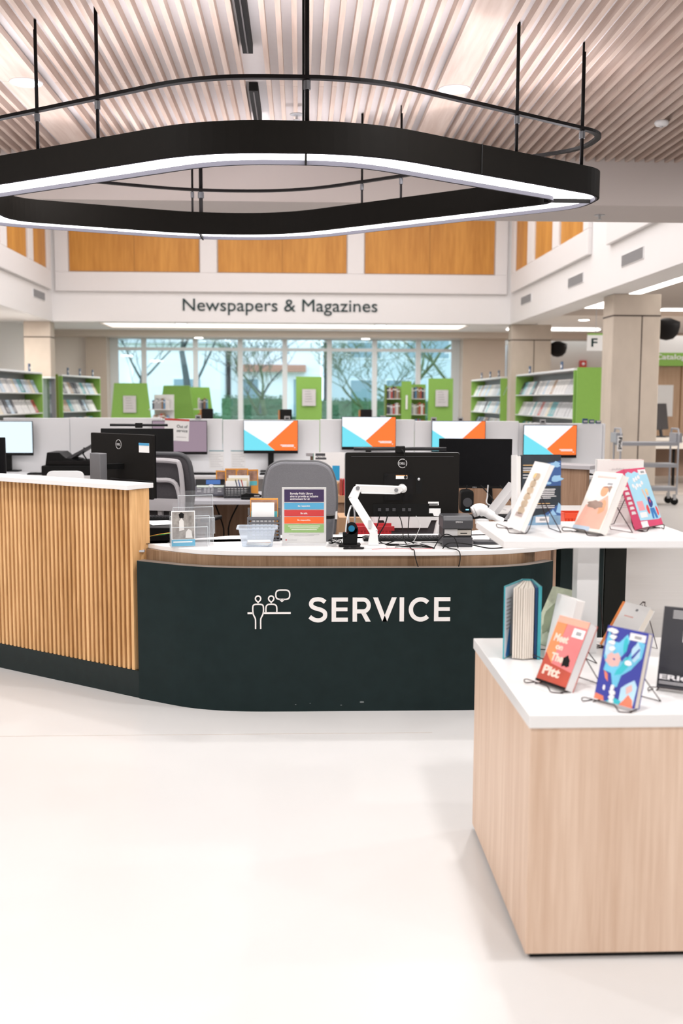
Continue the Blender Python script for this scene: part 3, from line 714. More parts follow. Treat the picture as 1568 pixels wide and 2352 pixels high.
# book cart
t = thing('book_cart', 'grey metal book cart with a Find label by the near right column', 'cart', (5.02, 15.0, 0), .0)
CM = M('cart_grey', (.36, .37, .40), .45, metal=.2)
for s_ in (0, 1):
    xx = -.42+.84*s_
    mb = MB(); pts = [(xx, -.16, .16), (xx, -.16, 1.02), (xx, -.13, 1.10), (xx, .13, 1.10), (xx, .16, 1.02), (xx, .16, .16)]
    mb.tube(pts, .014, 8); mb.build('end_frame', CM, t)
    MB().box(xx-.03*(1-s_)-.03, xx+.03+.03*s_, -.14, .14, .90, 1.04).build('end_plate', CM, t)
for z in (.22, .56, .87): MB().box(-.42, .42, -.17, .17, z-.012, z+.04).build('shelf', CM, t, bevel=.004)
for sx in (-.40, .40):
    for sy in (-.13, .13):
        w_ = MB().lathe([(.055, -.014), (.055, .014)], 16, T=Matrix.Translation((sx, sy, .056)) @ Matrix.Rotation(PI/2, 4, 'X')).build('wheel', BLACK, t)
        MB().box(sx-.02, sx+.02, sy-.02, sy+.02, .075, .16).build('caster', SILV, t)
MB().box(-.475, -.405, -.185, -.176, .78, 1.0).build('label_card', WPL, t)
text('Find', 'label_lettering', BLACK, t, 0, .17, 0, .05, 0, .001, .03, T=Matrix.Translation((-.46, -.186, .98)) @ Matrix.Rotation(PI/2, 4, 'Y'))

# ================================================================ RING LAMP
RV = [(-.45, 5.05), (.33, 5.05), (1.73, 6.0), (1.70, 6.38), (.0, 7.76), (-.75, 7.79), (-2.12, 7.22), (-2.16, 6.23)]
RR = [.3, .3, .16, .16, .45, .35, .25, .25]
RV2 = [Vector(v) for v in RV]
outer = roundpoly(RV2, RR, 10); o2 = roundpoly(offset(RV2, .012), RR, 10)
inner = roundpoly(offset(RV2, .27), [.25, .25, .10, .10, .35, .3, .18, .18], 10); i2 = roundpoly(offset(RV2, .255), [.25, .25, .10, .10, .35, .3, .18, .18], 10)
def band(A, B, z0, z1, mb=None, m=0):
    """closed wall between outlines A and B from z0 to z1"""
    mb = mb or MB(); n = len(A)
    v = [(*p, z0) for p in A]+[(*p, z0) for p in B]+[(*p, z1) for p in A]+[(*p, z1) for p in B]
    f = []
    for i in range(n):
        j = (i+1) % n
        f += [(i, j, 2*n+j, 2*n+i), (n+j, n+i, 3*n+i, 3*n+j), (j, i, n+i, n+j), (2*n+i, 2*n+j, 3*n+j, 3*n+i)]
    return mb.add(v, f, m)
t = thing('ring_lamp', 'large black angular ring pendant lamp glowing underneath above the service desk', 'pendant lamp', (0, 0, 2.65))
band(outer, o2, 0, .145).build('outer_band', LAMPB, t); band(i2, inner, 0, .145).build('inner_band', LAMPB, t)
band(o2, i2, .02, .026).build('glowing_diffuser', EMIT('ring_glow', (1, .985, .97), RING_E), t)
band(o2, i2, .10, .106).build('inner_tray', LAMPB, t)
LIP = M('lamp_lip', (.10, .095, .12), .6)
o3 = roundpoly(offset(RV2, .020), RR, 10); i3 = roundpoly(offset(RV2, .245), [.25, .25, .10, .10, .35, .3, .18, .18], 10)
band(o2, o3, -.002, .02).build('outer_lip', LIP, t); band(i3, i2, -.002, .02).build('inner_lip', LIP, t)
band(roundpoly(offset(RV2, .05), RR, 10), roundpoly(offset(RV2, .22), RR, 10), .146, .15).build('uplight_strip', EMIT('ring_uplight', (1, .95, .99), RING_E*1.8), t)
# joints across the glow
for (a, b_) in (((.03, 5.06), (.03, 5.31)), ((-.70, 7.79), (-.70, 7.53)), ((1.70, 6.2), (1.42, 6.2))):
    d = (Vector(b_)-Vector(a)).normalized(); nn = Vector((-d.y, d.x))*.005
    MB().prism([tuple(Vector(a)+nn), tuple(Vector(b_)+nn), tuple(Vector(b_)-nn), tuple(Vector(a)-nn)], -.003, .03).build('joint_strip', BLACKM, t)
MB().box(.925, .931, 5.448, 5.462, 0, .146).build('band_seam', BLACK, t)
RC = M('lamp_rail', (.006, .005, .005), .5, spec=.06)
rail = roundpoly(offset(RV2, .0), RR, 10); rail2 = roundpoly(offset(RV2, .03), RR, 10)
band(rail, rail2, .335, .352).build('upper_rail', RC, t)
for (x, y, r) in ((-1.37, 5.71, .009), (-1.01, 5.46, .009), (.035, 5.07, .011), (1.137, 5.62, .009), (1.56, 5.91, .010), (.43, 7.40, .008), (.68, 7.19, .008), (-.71, 7.76, .014), (-.77, 7.75, .008)):
    rd = MB().tube([(x, y, .14), (x, y, .80)], r, 10).build('hanging_rod', RC, t, smooth=True)
    MB().tube([(x, y, .29), (x, y, .33)], r*1.6, 10).build('rod_coupling', DGREY, rd)
MB().tube([(.018, 5.08, .14), (.018, 5.08, .78)], .006, 8).build('power_cable', BLACK, t)

# ================================================================ SERVICE DESK
def desk_arc(V, R): return roundpoly(V, R, 12)
t = thing('service_desk', 'dark green curved service desk with white top and SERVICE lettering', 'desk', (0, 0, 0)); DESK = t
# front outline (floor plan) left to right
front = [(-.808, 5.170)] + [tuple(p)[:2] for p in cr([(-.808, 5.170), (-.70, 5.098), (-.56, 5.012), (-.43, 4.962), (-.29, 4.935), (-.1, 4.926), (.24, 4.925), (.55, 4.925), (.80, 4.925), (.92, 4.935), (1.08, 4.985), (1.20, 5.07), (1.27, 5.14)], 6)][1:]
def wallstrip(pts, th, z0, z1):
    """a panel following the polyline, th thick behind it (+y side)"""
    n = len(pts); back = []
    for i, p in enumerate(pts):
        a = Vector(pts[max(0, i-1)]); b_ = Vector(pts[min(n-1, i+1)]); d = (b_-a).normalized(); back.append(tuple(Vector(p)+Vector((-d.y, d.x))*th))
    mb = MB()
    v = [(*p, z) for z in (z0, z1) for p in pts]+[(*p, z) for z in (z0, z1) for p in back]
    f = []
    for i in range(n-1):
        f += [(i, i+1, n+i+1, n+i), (2*n+i+1, 2*n+i, 3*n+i, 3*n+i+1), (n+i, n+i+1, 3*n+i+1, 3*n+i), (i+1, i, 2*n+i, 2*n+i+1)]
    f += [(0, n, 3*n, 2*n), (n-1, 3*n-1, 4*n-1, 2*n-1)]
    return mb.add(v, f)
wallstrip(front, .06, .0, .700).build('front_panel', TEALP, t)
rec = [(-.80, 5.30)]+[(p[0], p[1]+.085) for p in front if -.72 < p[0] < 1.12]+[(1.19, 5.20)]
wallstrip(rec, .02, .66, .748).build('recess_panel', RECW, t)
wallstrip([(p[0], p[1]+.003) for p in front], .05, .6995, .7015).build('panel_edge', M('edge_brown', (.16, .13, .11), .5), t)
topf = [tuple(p)[:2] for p in cr([(-.855, 5.385), (-.70, 5.21), (-.53, 5.085), (-.43, 5.045), (-.30, 5.015), (0, 5.0), (.35, 4.995), (.66, 4.995), (.85, 5.01), (1.01, 5.045), (1.21, 5.14), (1.40, 5.28), (1.72, 5.52), (2.02, 6.2)], 6)]
topf[0] = (-.83, 5.27)
topb = [(2.02, 7.2), (1.30, 7.2), (1.22, 6.2), (1.05, 5.85), (.8, 5.66), (.3, 5.63), (-.2, 5.61), (-.37, 5.585), (-.48, 5.52), (-.62, 5.42), (-.80, 5.34)]
MB().prism(topf+topb, .748, .772).build('countertop', WHITE, t, bevel=.003)
wallstrip([(1.38, 5.42), (1.69, 5.69), (1.71, 5.75)], .03, 0, .74).build('side_panel', TEALP, t)
wallstrip([(1.72, 5.76), (2.06, 6.45), (2.06, 7.15)], .03, 0, .74).build('side_panel', M('dark_brown_green', (.010, .011, .009), .7, var=.2, spec=.03), t)
MB().box(1.335, 1.35, 5.40, 5.46, 0, .745).build('edge_strip', M('oak_edge', (.55, .36, .25), .5), t)
MB().box(-.02, .02, -.02, .02, 0, .01).build('bracket', SILV, t, loc=(-.80, 5.25, .735))
# lower staff worktop frame under the counter
MB().box(-.3, 1.0, 5.56, 5.58, .2, .745).build('modesty_panel', CABW, t)
# SERVICE lettering and pictogram
def blob0(x, z, r): return [(x+r*1.6*math.cos(i*PI/4)*(1+.2*math.sin(3*i)), z+r*.6*math.sin(i*PI/4)) for i in range(8)]
def P_(px, py):       # from the drawing's own units to metres on the panel
    return ((px-55)/310*.206-.249, (352-py)/282*.192+.408)
def stroke(pts, wd=.0065, closed=False, yo=4.9215):
    P = [Vector(P_(*p)) for p in pts]; k = len(P); L_, R_ = [], []
    for i in range(k):
        a = P[i-1] if (closed or i > 0) else P[i]; c = P[(i+1) % k] if (closed or i < k-1) else P[i]
        e1 = (P[i]-a); e2 = (c-P[i])
        if e1.length < 1e-9: e1 = e2
        if e2.length < 1e-9: e2 = e1
        e1.normalize(); e2.normalize()
        n1 = Vector((-e1.y, e1.x)); n2 = Vector((-e2.y, e2.x)); d = (n1+n2)/max(.4, 1+n1.dot(n2))*wd/2
        L_.append(P[i]+d); R_.append(P[i]-d)
    for i in range(k if closed else k-1):
        j = (i+1) % k
        mb.prism([tuple(L_[i]), tuple(L_[j]), tuple(R_[j]), tuple(R_[i])], yo-.0005, yo+.002, 'y')
def Q_(px, py): return (.041+(px-487)/997*.682, .4415+(293-py)/165*.117)
_save = P_; mb_s = mb = MB(); P_ = Q_
def poly(pts): mb.prism([Q_(*p) for p in pts], 4.9225, 4.925, 'y')
for x in (650, 1370):
    w2 = 114; poly([(x, 128), (x+31, 128), (x+31, 293), (x, 293)])
    for y in (128, 197, 266): poly([(x+31, y), (x+w2-(3 if y == 197 else 0), y), (x+w2-(3 if y == 197 else 0), y+(27 if y != 197 else 25)), (x+31, y+(27 if y != 197 else 25))])
poly([(797, 128), (828, 128), (828, 293), (797, 293)])
stroke([(820, 142)]+[(872+38*math.cos(a), 182.5+40.5*math.sin(a)) for a in [-PI/2+PI*i/12 for i in range(13)]]+[(820, 223)], .0195)
poly([(852, 226), (886, 226), (924, 293), (889, 293)])
poly([(940, 128), (975, 128), (1040, 293), (1006, 293)]); poly([(1106, 128), (1072, 128), (1006, 293), (1040, 293)])
poly([(1127, 128), (1158, 128), (1158, 293), (1127, 293)])
stroke([(1275+69*math.cos(a), 211+69*math.sin(a)) for a in [-PI*.245-PI*1.51*i/22 for i in range(23)]], .0205)
stroke([tuple(p)[:2] for p in cr([(604, 158), (580, 143), (550, 139), (520, 146), (506, 168), (515, 189), (545, 203), (580, 213), (603, 232), (601, 262), (578, 279), (552, 283), (523, 276), (497, 259)], 4)], .020)
P_ = _save; mb_s.build('service_lettering', LETTER, t)
mb = MB()
def head(cx, cy):
    pts = [(cx+19*math.cos(a), cy+19*math.sin(a)) for a in [PI*.75+2*PI*.75*i/16 for i in range(17)]]
    stroke(pts[::-1]+[] , .0065); stroke([pts[-1], (cx, cy+27), pts[0]])
head(131, 136); head(225, 136)
bod = cr([(112, 352), (112, 290), (108, 272), (97, 250), (93, 225), (93, 200), (97, 184), (112, 177), (150, 177), (165, 184), (169, 200), (169, 225), (164, 250), (153, 272), (149, 290), (149, 352)], 4)
stroke([tuple(p)[:2] for p in [(q[0], q[1]) for q in bod]])
stroke([tuple(q)[:2] for q in cr([(187, 234), (187, 205), (192, 186), (208, 177), (243, 177), (260, 186), (265, 205), (265, 234)], 4)])
stroke([(55, 239), (92, 239)], .009); stroke([(170, 239), (365, 239)], .009)
bub = [tuple(q) for q in roundpoly([(258, 76), (358, 76), (358, 142), (258, 142)], 30, 6)]
stroke([(x, y) for x, y in bub], .0065, True)
stroke([(288, 143), (302, 156), (316, 143)], .0065)
mb.build('service_pictogram', LETTER, t)
for x, z, r in ((.30, .045, .007), (.20, .030, .003), (-.02, .035, .0025), (.05, .04, .002)):
    MB().prism(blob0(x, z, r), 4.9235, 4.925, 'y').build('scuff_mark', M('scuff', (.16, .18, .18), .8), t)

# ---- slatted front counter at left
t = thing('slatted_counter', 'tall oak slatted counter wing with a white ledge left of the desk', 'counter', (0, 0, 0))
A = Vector((-.842, 5.185)); D_ = (Vector((-1.673, 5.783))-A).normalized(); N_ = Vector((D_.y, -D_.x))
if N_.y < 0: N_ = -N_                 # pointing back, away from the viewer
LN = 1.9
def fr(u, v): return tuple(A+D_*u+N_*v)
T_ = Matrix(((D_.x, N_.x, 0, A.x), (D_.y, N_.y, 0, A.y), (0, 0, 1, 0), (0, 0, 0, 1)))
mb = MB()
u = .032
while u < LN:
    mb.box(u, u+.016, .012, .042, .14, 1.052, T=T_); u += .0322
mb.build('slats', SLATW, t)
mb = MB(); mb.box(0, LN, .040, .06, .14, 1.052, T=T_); mb.build('backing_board', M('oak_backing', (.40, .21, .08), .6, var=.08), t)
MB().box(-.004, .014, .012, .135, .14, 1.052, T=T_).build('end_board', SLATW, t)
MB().box(0, LN, .115, .135, .0, 1.05, T=T_).build('inner_board', CABW, t)
MB().box(-.035, LN, .012, .05, 0, .139, T=T_).build('kick_board', M('kick_green', (.010, .018, .018), .2, var=.2, spec=.25), t)
MB().box(-.016, LN, -.03, .155, 1.054, 1.078, T=T_).build('ledge', WHITE, t, bevel=.002)

# ---- helper objects
def keyboard(loc, rz, lab, w_=.44, d=.13, grp='keyboards', mat=None):
    t = thing('keyboard', lab, 'keyboard', loc, rz)
    MB().box(-w_/2, w_/2, -d/2, d/2, 0, .014).build('key_tray', mat or BLACK, t, bevel=.003)
    mb = MB()
    for r in range(5):
        for c in range(20):
            x = -w_/2+.01+c*(w_-.02)/20; y = -d/2+.01+r*(d-.02)/5
            mb.box(x, x+(w_-.02)/20*.85, y, y+(d-.02)/5*.85, .014, .019)
    mb.build('keys', mat or M('key_black', (.022, .022, .024), .5, spec=.15), t); return t
def mouse(loc, rz, lab, mat=BLACK):
    t = thing('computer_mouse', lab, 'mouse', loc, rz)
    mb = MB(); mb.grid(lambda u, v: (.03*math.cos(PI*u)*math.sin(PI*(v*.96+.02)), -.055*math.cos(PI*(v*.96+.02)), .033*math.sin(PI*u)*math.sin(PI*(v*.96+.02))**.6), 10, 10)
    mb.build('mouse_shell', mat, t, smooth=True); MB().box(-.003, .003, -.04, -.025, .018, .028).build('scroll_wheel', LGREY, t); return t
def mon(name, lab, loc, rz, w_, h, z0, base_y=.09, stand=True, thick=.022, screen=None, frame=BLACK, back=BLACK, rear_front=False, bez=.012, chin=.012, logo=None, standmat=BLACK, tilt=0, tabz=0, coveredge=None):
    """flat monitor; the SCREEN looks toward local -y. z0 = underside of the panel above loc"""
    t = thing(name, lab, 'monitor', loc, rz)
    T = Matrix.Translation((0, 0, z0)) @ Matrix.Rotation(tilt, 4, 'X')
    MB().prism(rbox(w_, h, .008, 4, 0, h/2), -.001, thick, 'y', T=T).build('housing', back, t, bevel=.002)
    mb = MB(); y0 = -.003
    mb.box(-w_/2, w_/2, y0, 0, 0, chin, T=T); mb.box(-w_/2, w_/2, y0, 0, h-bez, h, T=T); mb.box(-w_/2, -w_/2+bez, y0, 0, chin, h-bez, T=T); mb.box(w_/2-bez, w_/2, y0, 0, chin, h-bez, T=T)
    mb.build('bezel', frame, t)
    s_ = MB().box(-w_/2+bez, w_/2-bez, -.002, -.0005, chin, h-bez, T=T).build('screen', screen or M('screen_off', (.005, .005, .006), .35, spec=.1), t)
    if stand:
        MB().box(-.03, .03, thick, thick+.035, .01, z0+h*.55, 0).build('stand', standmat, t, bevel=.004)
        MB().box(-.11, .11, -.02, thick+.13, 0, .012).build('base', standmat, t, bevel=.004)
    return t, T
# five public screens with the two-colour picture
def art_screen(t, T, w_, h, bez, chin):
    x0, x1, z0, z1 = -w_/2+bez, w_/2-bez, chin, h-bez; W_, H_ = x1-x0, z1-z0
    def q(u, v): return (x0+u*W_, z0+v*H_)
    sc = [c for c in bpy.data.objects if c.parent == t and c.name.startswith('screen')][0]
    def pol(name, pts, mat, y=-.0026): MB().prism([q(*p) for p in pts], .0021, .0026 if y == -.0026 else .003, 'y', T=T).build(name, mat, sc)
    pr_ = lambda name, pts, mat, e: MB().add([(q(*p)[0], e, q(*p)[1]) for p in pts], [tuple(range(len(pts)))], 0, T).build(name, mat, sc)
    pr_('screen_blue', [(0, 0), (.575, 0), (.44, .20), (0, .70)], EMIT('scr_blue', (.17, .66, .78), 1.0), -.0024)
    pr_('screen_orange', [(.575, 0), (1, 0), (1, 1), (.93, 1), (.44, .20)], EMIT('scr_orange', (1.0, .19, .045), 1.0), -.0026)
    mb = MB()
    for k, (a, b_, c) in enumerate(((.68, .93, .17), (.71, .93, .13), (.94, .955, .085))): mb.add([(q(a, c)[0], -.0029, q(a, c)[1]), (q(b_, c)[0], -.0029, q(b_, c)[1]), (q(b_, c+.022)[0], -.0029, q(b_, c+.022)[1]), (q(a, c+.022)[0], -.0029, q(a, c+.022)[1])], [(0, 1, 2, 3)], 0, T)
    mb.build('screen_caption', EMIT('scr_white', (.9, .9, .95), 1.0), sc)
SCRW = EMIT('scr_bg', (.84, .88, .97), 1.0)

# ================================================================ PUBLIC WORKSTATIONS behind the desk
f5 = 1.05
def q5(x): return x*f5
t = thing('workstation_partition', 'long low white partition behind the row of public computers', 'partition', (0, 10.92, 0))
edges = [(-4.6, -3.05, 1.272), (-3.05, -2.37, 1.30), (-2.37, -1.42, 1.305), (-1.42, -.80, 1.297), (-.80, .21, 1.288), (.21, 1.2, 1.296), (1.2, 2.3, 1.282), (2.3, 3.19, 1.262)]
for i, (a, b_, z) in enumerate(edges):
    MB().box(a+.003, b_-.003, 0, .04, .10, z).build('panel', M('partition_white', (.92, .93, .95), .5, var=.01), t, bevel=.004)
MB().box(-4.6, 3.19, .005, .035, 0, .10).build('base_rail', GREYM, t)
MB().box(3.19, 3.21, -.02, .05, 0, 1.26).build('end_panel', M('partition_white', (.92, .93, .95), .5, var=.01), t)
t = thing('worktop', 'long white worktop under the public computers', 'worktop', (0, 0, 0))
MB().box(-4.6, 3.17, 10.2, 10.92, .725, .755).build('top', M('worktop_white', (.72, .72, .73), .4, var=.01), t, bevel=.003)
for x in (-4.3, -2.6, -1.0, .4, 1.9, 3.1): MB().box(x-.02, x+.02, 10.3, 10.8, 0, .725).build('leg', GREYM, t)
PARTOP = 1.29
scr = [(-.2975, .945, 'public computer screen with blue and orange picture, leftmost of the four', 0), (.713, .985, 'public computer screen with blue and orange picture, second from left', 0), (1.645, .945, 'public computer screen with blue and orange picture, partly behind the dark monitor', 0), (2.603, .905, 'public computer screen with blue and orange picture, rightmost of the four', 0)]
for i, (x, z0, lab, _) in enumerate(scr):
    w_, h = .56, .342
    t, T = mon('monitor', lab, (x, 10.80, .755), 0, w_, h, z0-.755-.0+.0, screen=SCRW, bez=.005, chin=.032, thick=.02)
    art_screen(t, T, w_, h, .005, .032)
    keyboard((x+.12, 10.42, .755), 0, 'black keyboard under the public screen, station %s' % ('left of the big chair', 'behind the sign papers', 'behind the dark monitor', 'at the right end')[i])
t, T = mon('monitor', 'public computer screen showing mauve with an Out of service paper', (-1.23, 10.80, .755), 0, .56, .345, .18, screen=EMIT('scr_mauve', (.36, .27, .33), .8), bez=.005, chin=.028)
n = thing('notice', 'white Out of service notice with a red stripe taped on the mauve screen', 'notice', (-1.262, 10.78, 1.075))
MB().box(-.125, .125, 0, .001, 0, .225).build('sheet', PAPER, n); MB().box(-.125, .125, -.0012, 0, .205, .225).build('red_stripe', M('notice_red', (.6, .07, .05), .5), n)
text('Out of\nservice', 'lettering', SIGNC, n, .0, .11, .09, .165, 0, .0015, .01); MB().box(0, .1, -.0012, 0, .035, .042).build('small_print', LGREY, n)
n.rotation_euler = (0, .05, 0)
keyboard((-1.02, 10.42, .755), 0, 'black keyboard under the Out of service screen')
mouse((-.77, 10.38, .755), 0, 'black mouse beside the Out of service station')
t, T = mon('monitor', 'public computer screen glowing pale blue at the left edge', (-2.98, 10.80, .755), 0, .52, .35, .165, screen=EMIT('scr_pale', (.72, .85, .95), 1.0), bez=.005, chin=.028)
keyboard((-2.45, 10.40, .755), 0, 'black keyboard at the left edge station')
for i, x in enumerate((-.865, -.64)):
    t = thing('instruction_sheet', 'instruction sheet with teal header on the partition, %s of two' % ('left', 'right')[i], 'sheet', (x, 10.915, .80))
    MB().box(-.075, .075, 0, .002, -.02, .17).build('sheet', PAPER, t); MB().box(-.075, .075, -.001, 0, .162, .17).build('header', M('teal_ink', (.03, .25, .30), .5), t)
    mb = MB()
    for k in range(8): mb.box(-.065, .065-.02*(k % 3), -.001, 0, .0+.018*k, .004+.018*k)
    mb.build('lines', LGREY, t)
for i, (x, z, lab) in enumerate(((-1.05, 1.297, 'at left before the window'), (-.13, 1.288, 'above the leftmost blue and orange screen'), (.87, 1.296, 'above the second blue and orange screen'), (1.68, 1.282, 'above the third blue and orange screen'), (1.40, 1.282, 'beside the third screen'), (2.55, 1.262, 'above the right screen'))):
    t = thing('number_tag', 'small station number tag clipped on the partition, '+lab, 'tag', (x, 10.915, z-.005)); MB().box(-.03, .03, 0, .008, 0, .045).build('card', LGREY, t)
    MB().box(-.018, .018, -.001, 0, .012, .03).build('digits', DGREY, t)
# small blue books on partition end
for i in range(3):
    t = thing('card_box', 'tiny blue box on the end of the partition, %s of three' % ('left', 'middle', 'right')[i], 'box', (3.0+.07*i, 10.93, 1.2625)); MB().box(-.025, .025, -.02, .02, 0, .05-.01*i).build('box_body', M('navy_box', (.04, .09, .18), .5), t)
    MB().box(-.02, .02, -.021, -.02, .01, .03).build('box_label', LGREY, t)
# mauve/grey screen arms etc: grey dividers on worktop behind screens
# scanner printer on worktop at left
t = thing('flatbed_scanner', 'black flatbed scanner with raised document feeder at left', 'scanner', (-2.17, 10.3, .755)); t.scale = (.95, 1, .74)
MB().box(-.36, .42, -.05, .40, 0, .13).build('scanner_body', BLACK, t, bevel=.015)
MB().box(-.30, .42, -.02, .38, .13, .19).build('lid', BLACKM, t, bevel=.01)
MB().prism([(-.33, .13), (-.10, .13), (.0, .20), (-.12, .23), (-.18, .30), (-.31, .30)], .0, .38, 'y').build('document_feeder', BLACK, t, bevel=.008)
MB().prism([(-.12, .225), (.16, .42), (.18, .41), (-.08, .21)], .02, .34, 'y').build('paper_tray', DGREY, t)
MB().prism([(.12, .40), (.29, .54), (.295, .53), (.16, .40)], .05, .28, 'y').build('tray_extension', M('smoked_plastic', (.45, .47, .5), .3), t)
MB().tube([(.05, .1, .36), (.04, .1, .27), (.08, .1, .19)], .008).build('tray_support', BLACK, t)
# ================================================================ STAFF BACK WALL with grey ledge and wood front
t = thing('staff_divider', 'brown wood divider with a grey ledge behind the dark monitor', 'divider', (0, 0, 0))
P0 = Vector((.10, 9.86)); P1 = Vector((2.22, 8.0)); d = (P1-P0).normalized(); ln = (P1-P0).length; nn = Vector((-d.y, d.x))
TD = Matrix(((d.x, nn.x, 0, P0.x), (d.y, nn.y, 0, P0.y), (0, 0, 1, 0), (0, 0, 0, 1)))
MB().box(0, ln, 0, .05, 0, .97, T=TD).build('wood_board', CABW, t); MB().box(-.03, ln+.04, -.03, .22, .97, 1.0, T=TD).build('ledge', M('ledge_grey', (.50, .48, .50), .4), t, bevel=.003)
MB().box(0, .02, -.0, .2, 0, .97, T=TD).build('end_board', M('oak_edge', (.55, .36, .25), .5), t)
for i, (u0, lab) in enumerate(((.10, 'typed notice taped on the staff divider behind the centre monitor'),)):
    pass

# ================================================================ STAFF AREA
# middle staff desk
GTOP = M('grey_laminate', (.46, .45, .48), .35, var=.02)
t = thing('staff_desk', 'grey topped staff desk carrying the desk phone', 'desk', (0, 0, 0))
MB().prism([(-1.55, 7.76), (.21, 7.76), (.21, 8.55), (-1.55, 8.55)], .72, .75).build('top', GTOP, t, bevel=.003)
MB().box(-1.5, .19, 8.40, 8.42, .0, .72).build('modesty_panel', CABW, t); MB().box(.17, .20, 7.8, 8.5, 0, .72).build('side_panel', CABW, t)
MB().box(-1.52, -1.48, 7.8, 8.5, 0, .72).build('side_panel', CABW, t)
# cables under the staff desk
rnd = random.Random(5)
for i in range(4):
    x = -.9+.22*i; pts = [(x, 8.2, .72), (x+rnd.uniform(-.1, .1), 8.1, .5), (x+rnd.uniform(-.2, .2), 8.0, .3), (x+.1+rnd.uniform(-.2, .2), 8.1, .15), (x+.3, 8.2, .02)]
    o = MB().tube(cr(pts, 5), .006, 6).build('cable', BLACK); tag(o, 'black cable hanging under the phone desk, %s from the left' % ORDW[i], 'cable', 'cables under the phone desk')
o = MB().tube(cr([(-.60, 7.95, .42), (-.45, 7.9, .46), (-.28, 7.95, .45), (-.30, 7.95, .38), (-.48, 7.9, .36), (-.60, 7.95, .40)], 6, True), .008, 6, closed=True).build('cable_loop', LGREY); o.name = 'cable'
tag(o, 'looped grey cable under the phone desk', 'cable')
o.location = (0, 0, -.0)
# desk phone
t = thing('desk_phone', 'dark grey office phone with a lit blue display', 'phone', (-.70, 8.02, .75), .06)
PT = Matrix.Rotation(.55, 4, 'X')
MB().box(-.13, .13, 0, .20, .005, .03, T=PT).build('phone_body', M('phone_grey', (.10, .10, .12), .45), t, bevel=.008)
MB().box(-.10, .12, .11, .19, .03, .034, T=PT).build('display_bezel', BLACK, t); MB().box(-.02, .09, .125, .18, .034, .036, T=PT).build('display', EMIT('phone_lcd', (.10, .20, .50), .8), t)
MB().box(-.09, .12, .085, .11, .03, .035, T=PT).build('silver_strip', M('strip_pale', (.5, .55, .50), .4), t)
mb = MB()
for r in range(4):
    for c in range(3): mb.box(-.035+c*.027, -.015+c*.027, .012+r*.018, .024+r*.018, .03, .037, T=PT)
for r in range(3):
    for c in (0, 1): mb.box((-.085, .07)[c], (-.055, .10)[c], .02+r*.02, .032+r*.02, .03, .036, T=PT)
mb.build('keypad', M('key_grey', (.3, .3, .32), .5), t)
MB().lathe([(.018, 0), (.02, .006), (.014, .008)], 18, T=PT @ Matrix.Translation((.02, .095, .034))).build('navigation_ring', SILV, t)
hs = MB().tube(cr([(-.165, -.0, .045), (-.165, .03, .075), (-.165, .13, .13), (-.165, .18, .165)], 5), [.022]*5+[.016]*6+[.02]*5, 10).build('handset', BLACK, t, smooth=True)
MB().box(-.185, -.13, .0, .19, .0, .025, T=PT).build('handset_cradle', DGREY, t)
def organizer(t, w_, d, h, mat=DGREY):
    mb = MB()
    for (x0, x1, y0, y1) in ((-w_/2, w_/2, 0, .003), (-w_/2, w_/2, d-.003, d), (-w_/2, -w_/2+.003, 0, d), (w_/2-.003, w_/2, 0, d)):
        nb = 7
        for k in range(nb): 
            z = h*k/nb; mb.box(x0, x1, y0, y1, z, z+h/nb*.55)
    for k in range(9):
        x = -w_/2+w_*k/8.0; mb.box(x-.003, x+.003, -.0005, .0035, 0, h)
    mb.box(-w_/2-.003, w_/2+.003, -.003, .003, h-.012, h); mb.box(-w_/2, w_/2, 0, d, 0, .003); mb.box(-w_/2, w_/2, d*.48, d*.5, 0, h*.9)
    return mb.build('basket_body', mat, t)
t = thing('desk_organizer', 'dark woven basket with cards and pens beside the desk phone', 'organizer', (-.475, 7.95, .75)); organizer(t, .20, .14, .09)
for i in range(3): 
    o = MB().box(-.09+.01*i, .07+.01*i, .03+.02*i, .034+.02*i, .01, .13+.02*i).build('card_stack', (PAPER, M('card_cream', (.75, .68, .5), .6), PAPER)[i]); o.location = (-.475, 7.95, .75); o.name = 'card'
    tag(o, 'upright %s card in the basket beside the phone' % ('front white', 'cream', 'back white')[i], 'card')
for i, c in enumerate(((.02, .02, .03), (.03, .08, .3), (.5, .05, .04))):
    x = -.46+.022*i; o = MB().tube([(x, 7.985, .765), (x-.03, 7.98, .89)], .004, 6).build('pen', M('pen_%d' % i if 0 else 'pen_'+('black', 'blue', 'red')[i], c, .4)); tag(o, '%s pen leaning in the basket beside the phone' % ('black', 'blue', 'red')[i], 'pen')
t = thing('picture_cards', 'orange edged picture postcards standing behind the dark basket', 'postcards', (-.47, 8.14, .75))
COLL = M('photo_collage', (.35, .2, .14), .5, var=.9, scale=28); ORG = M('orange_card', (.75, .32, .05), .5)
for i, (x, a) in enumerate(((-.02, 0), (.06, .5), (-.1, -.5))):
    T = Matrix.Translation((x, .02*i, 0)) @ Matrix.Rotation(a*.6, 4, 'Z')
    c = MB().box(-.09, .09, 0, .003, 0, .215-.01*i, T=T).build('postcard', ORG, t); MB().box(-.08, .08, -.001, 0, .12, .205-.01*i, T=T).build('picture', COLL, c); MB().box(-.08, .08, -.001, 0, .08, .115, T=T).build('blue_band', M('band_teal', (.12, .5, .55), .5), c)
t = thing('stapler', 'black stapler lying in front of the dark basket on the phone desk', 'stapler', (-.36, 7.85, .75), -.1)
MB().box(-.08, .08, -.018, .018, 0, .012).build('stapler_base', BLACK, t, bevel=.003); MB().prism([(-.08, .02), (.07, .018), (.08, .03), (.05, .045), (-.04, .05), (-.08, .035)], -.015, .015, 'y').build('stapler_arm', BLACK, t, bevel=.003)
MB().box(.02, .06, -.0155, -.015, .025, .035).build('metal_strip', SILV, t)

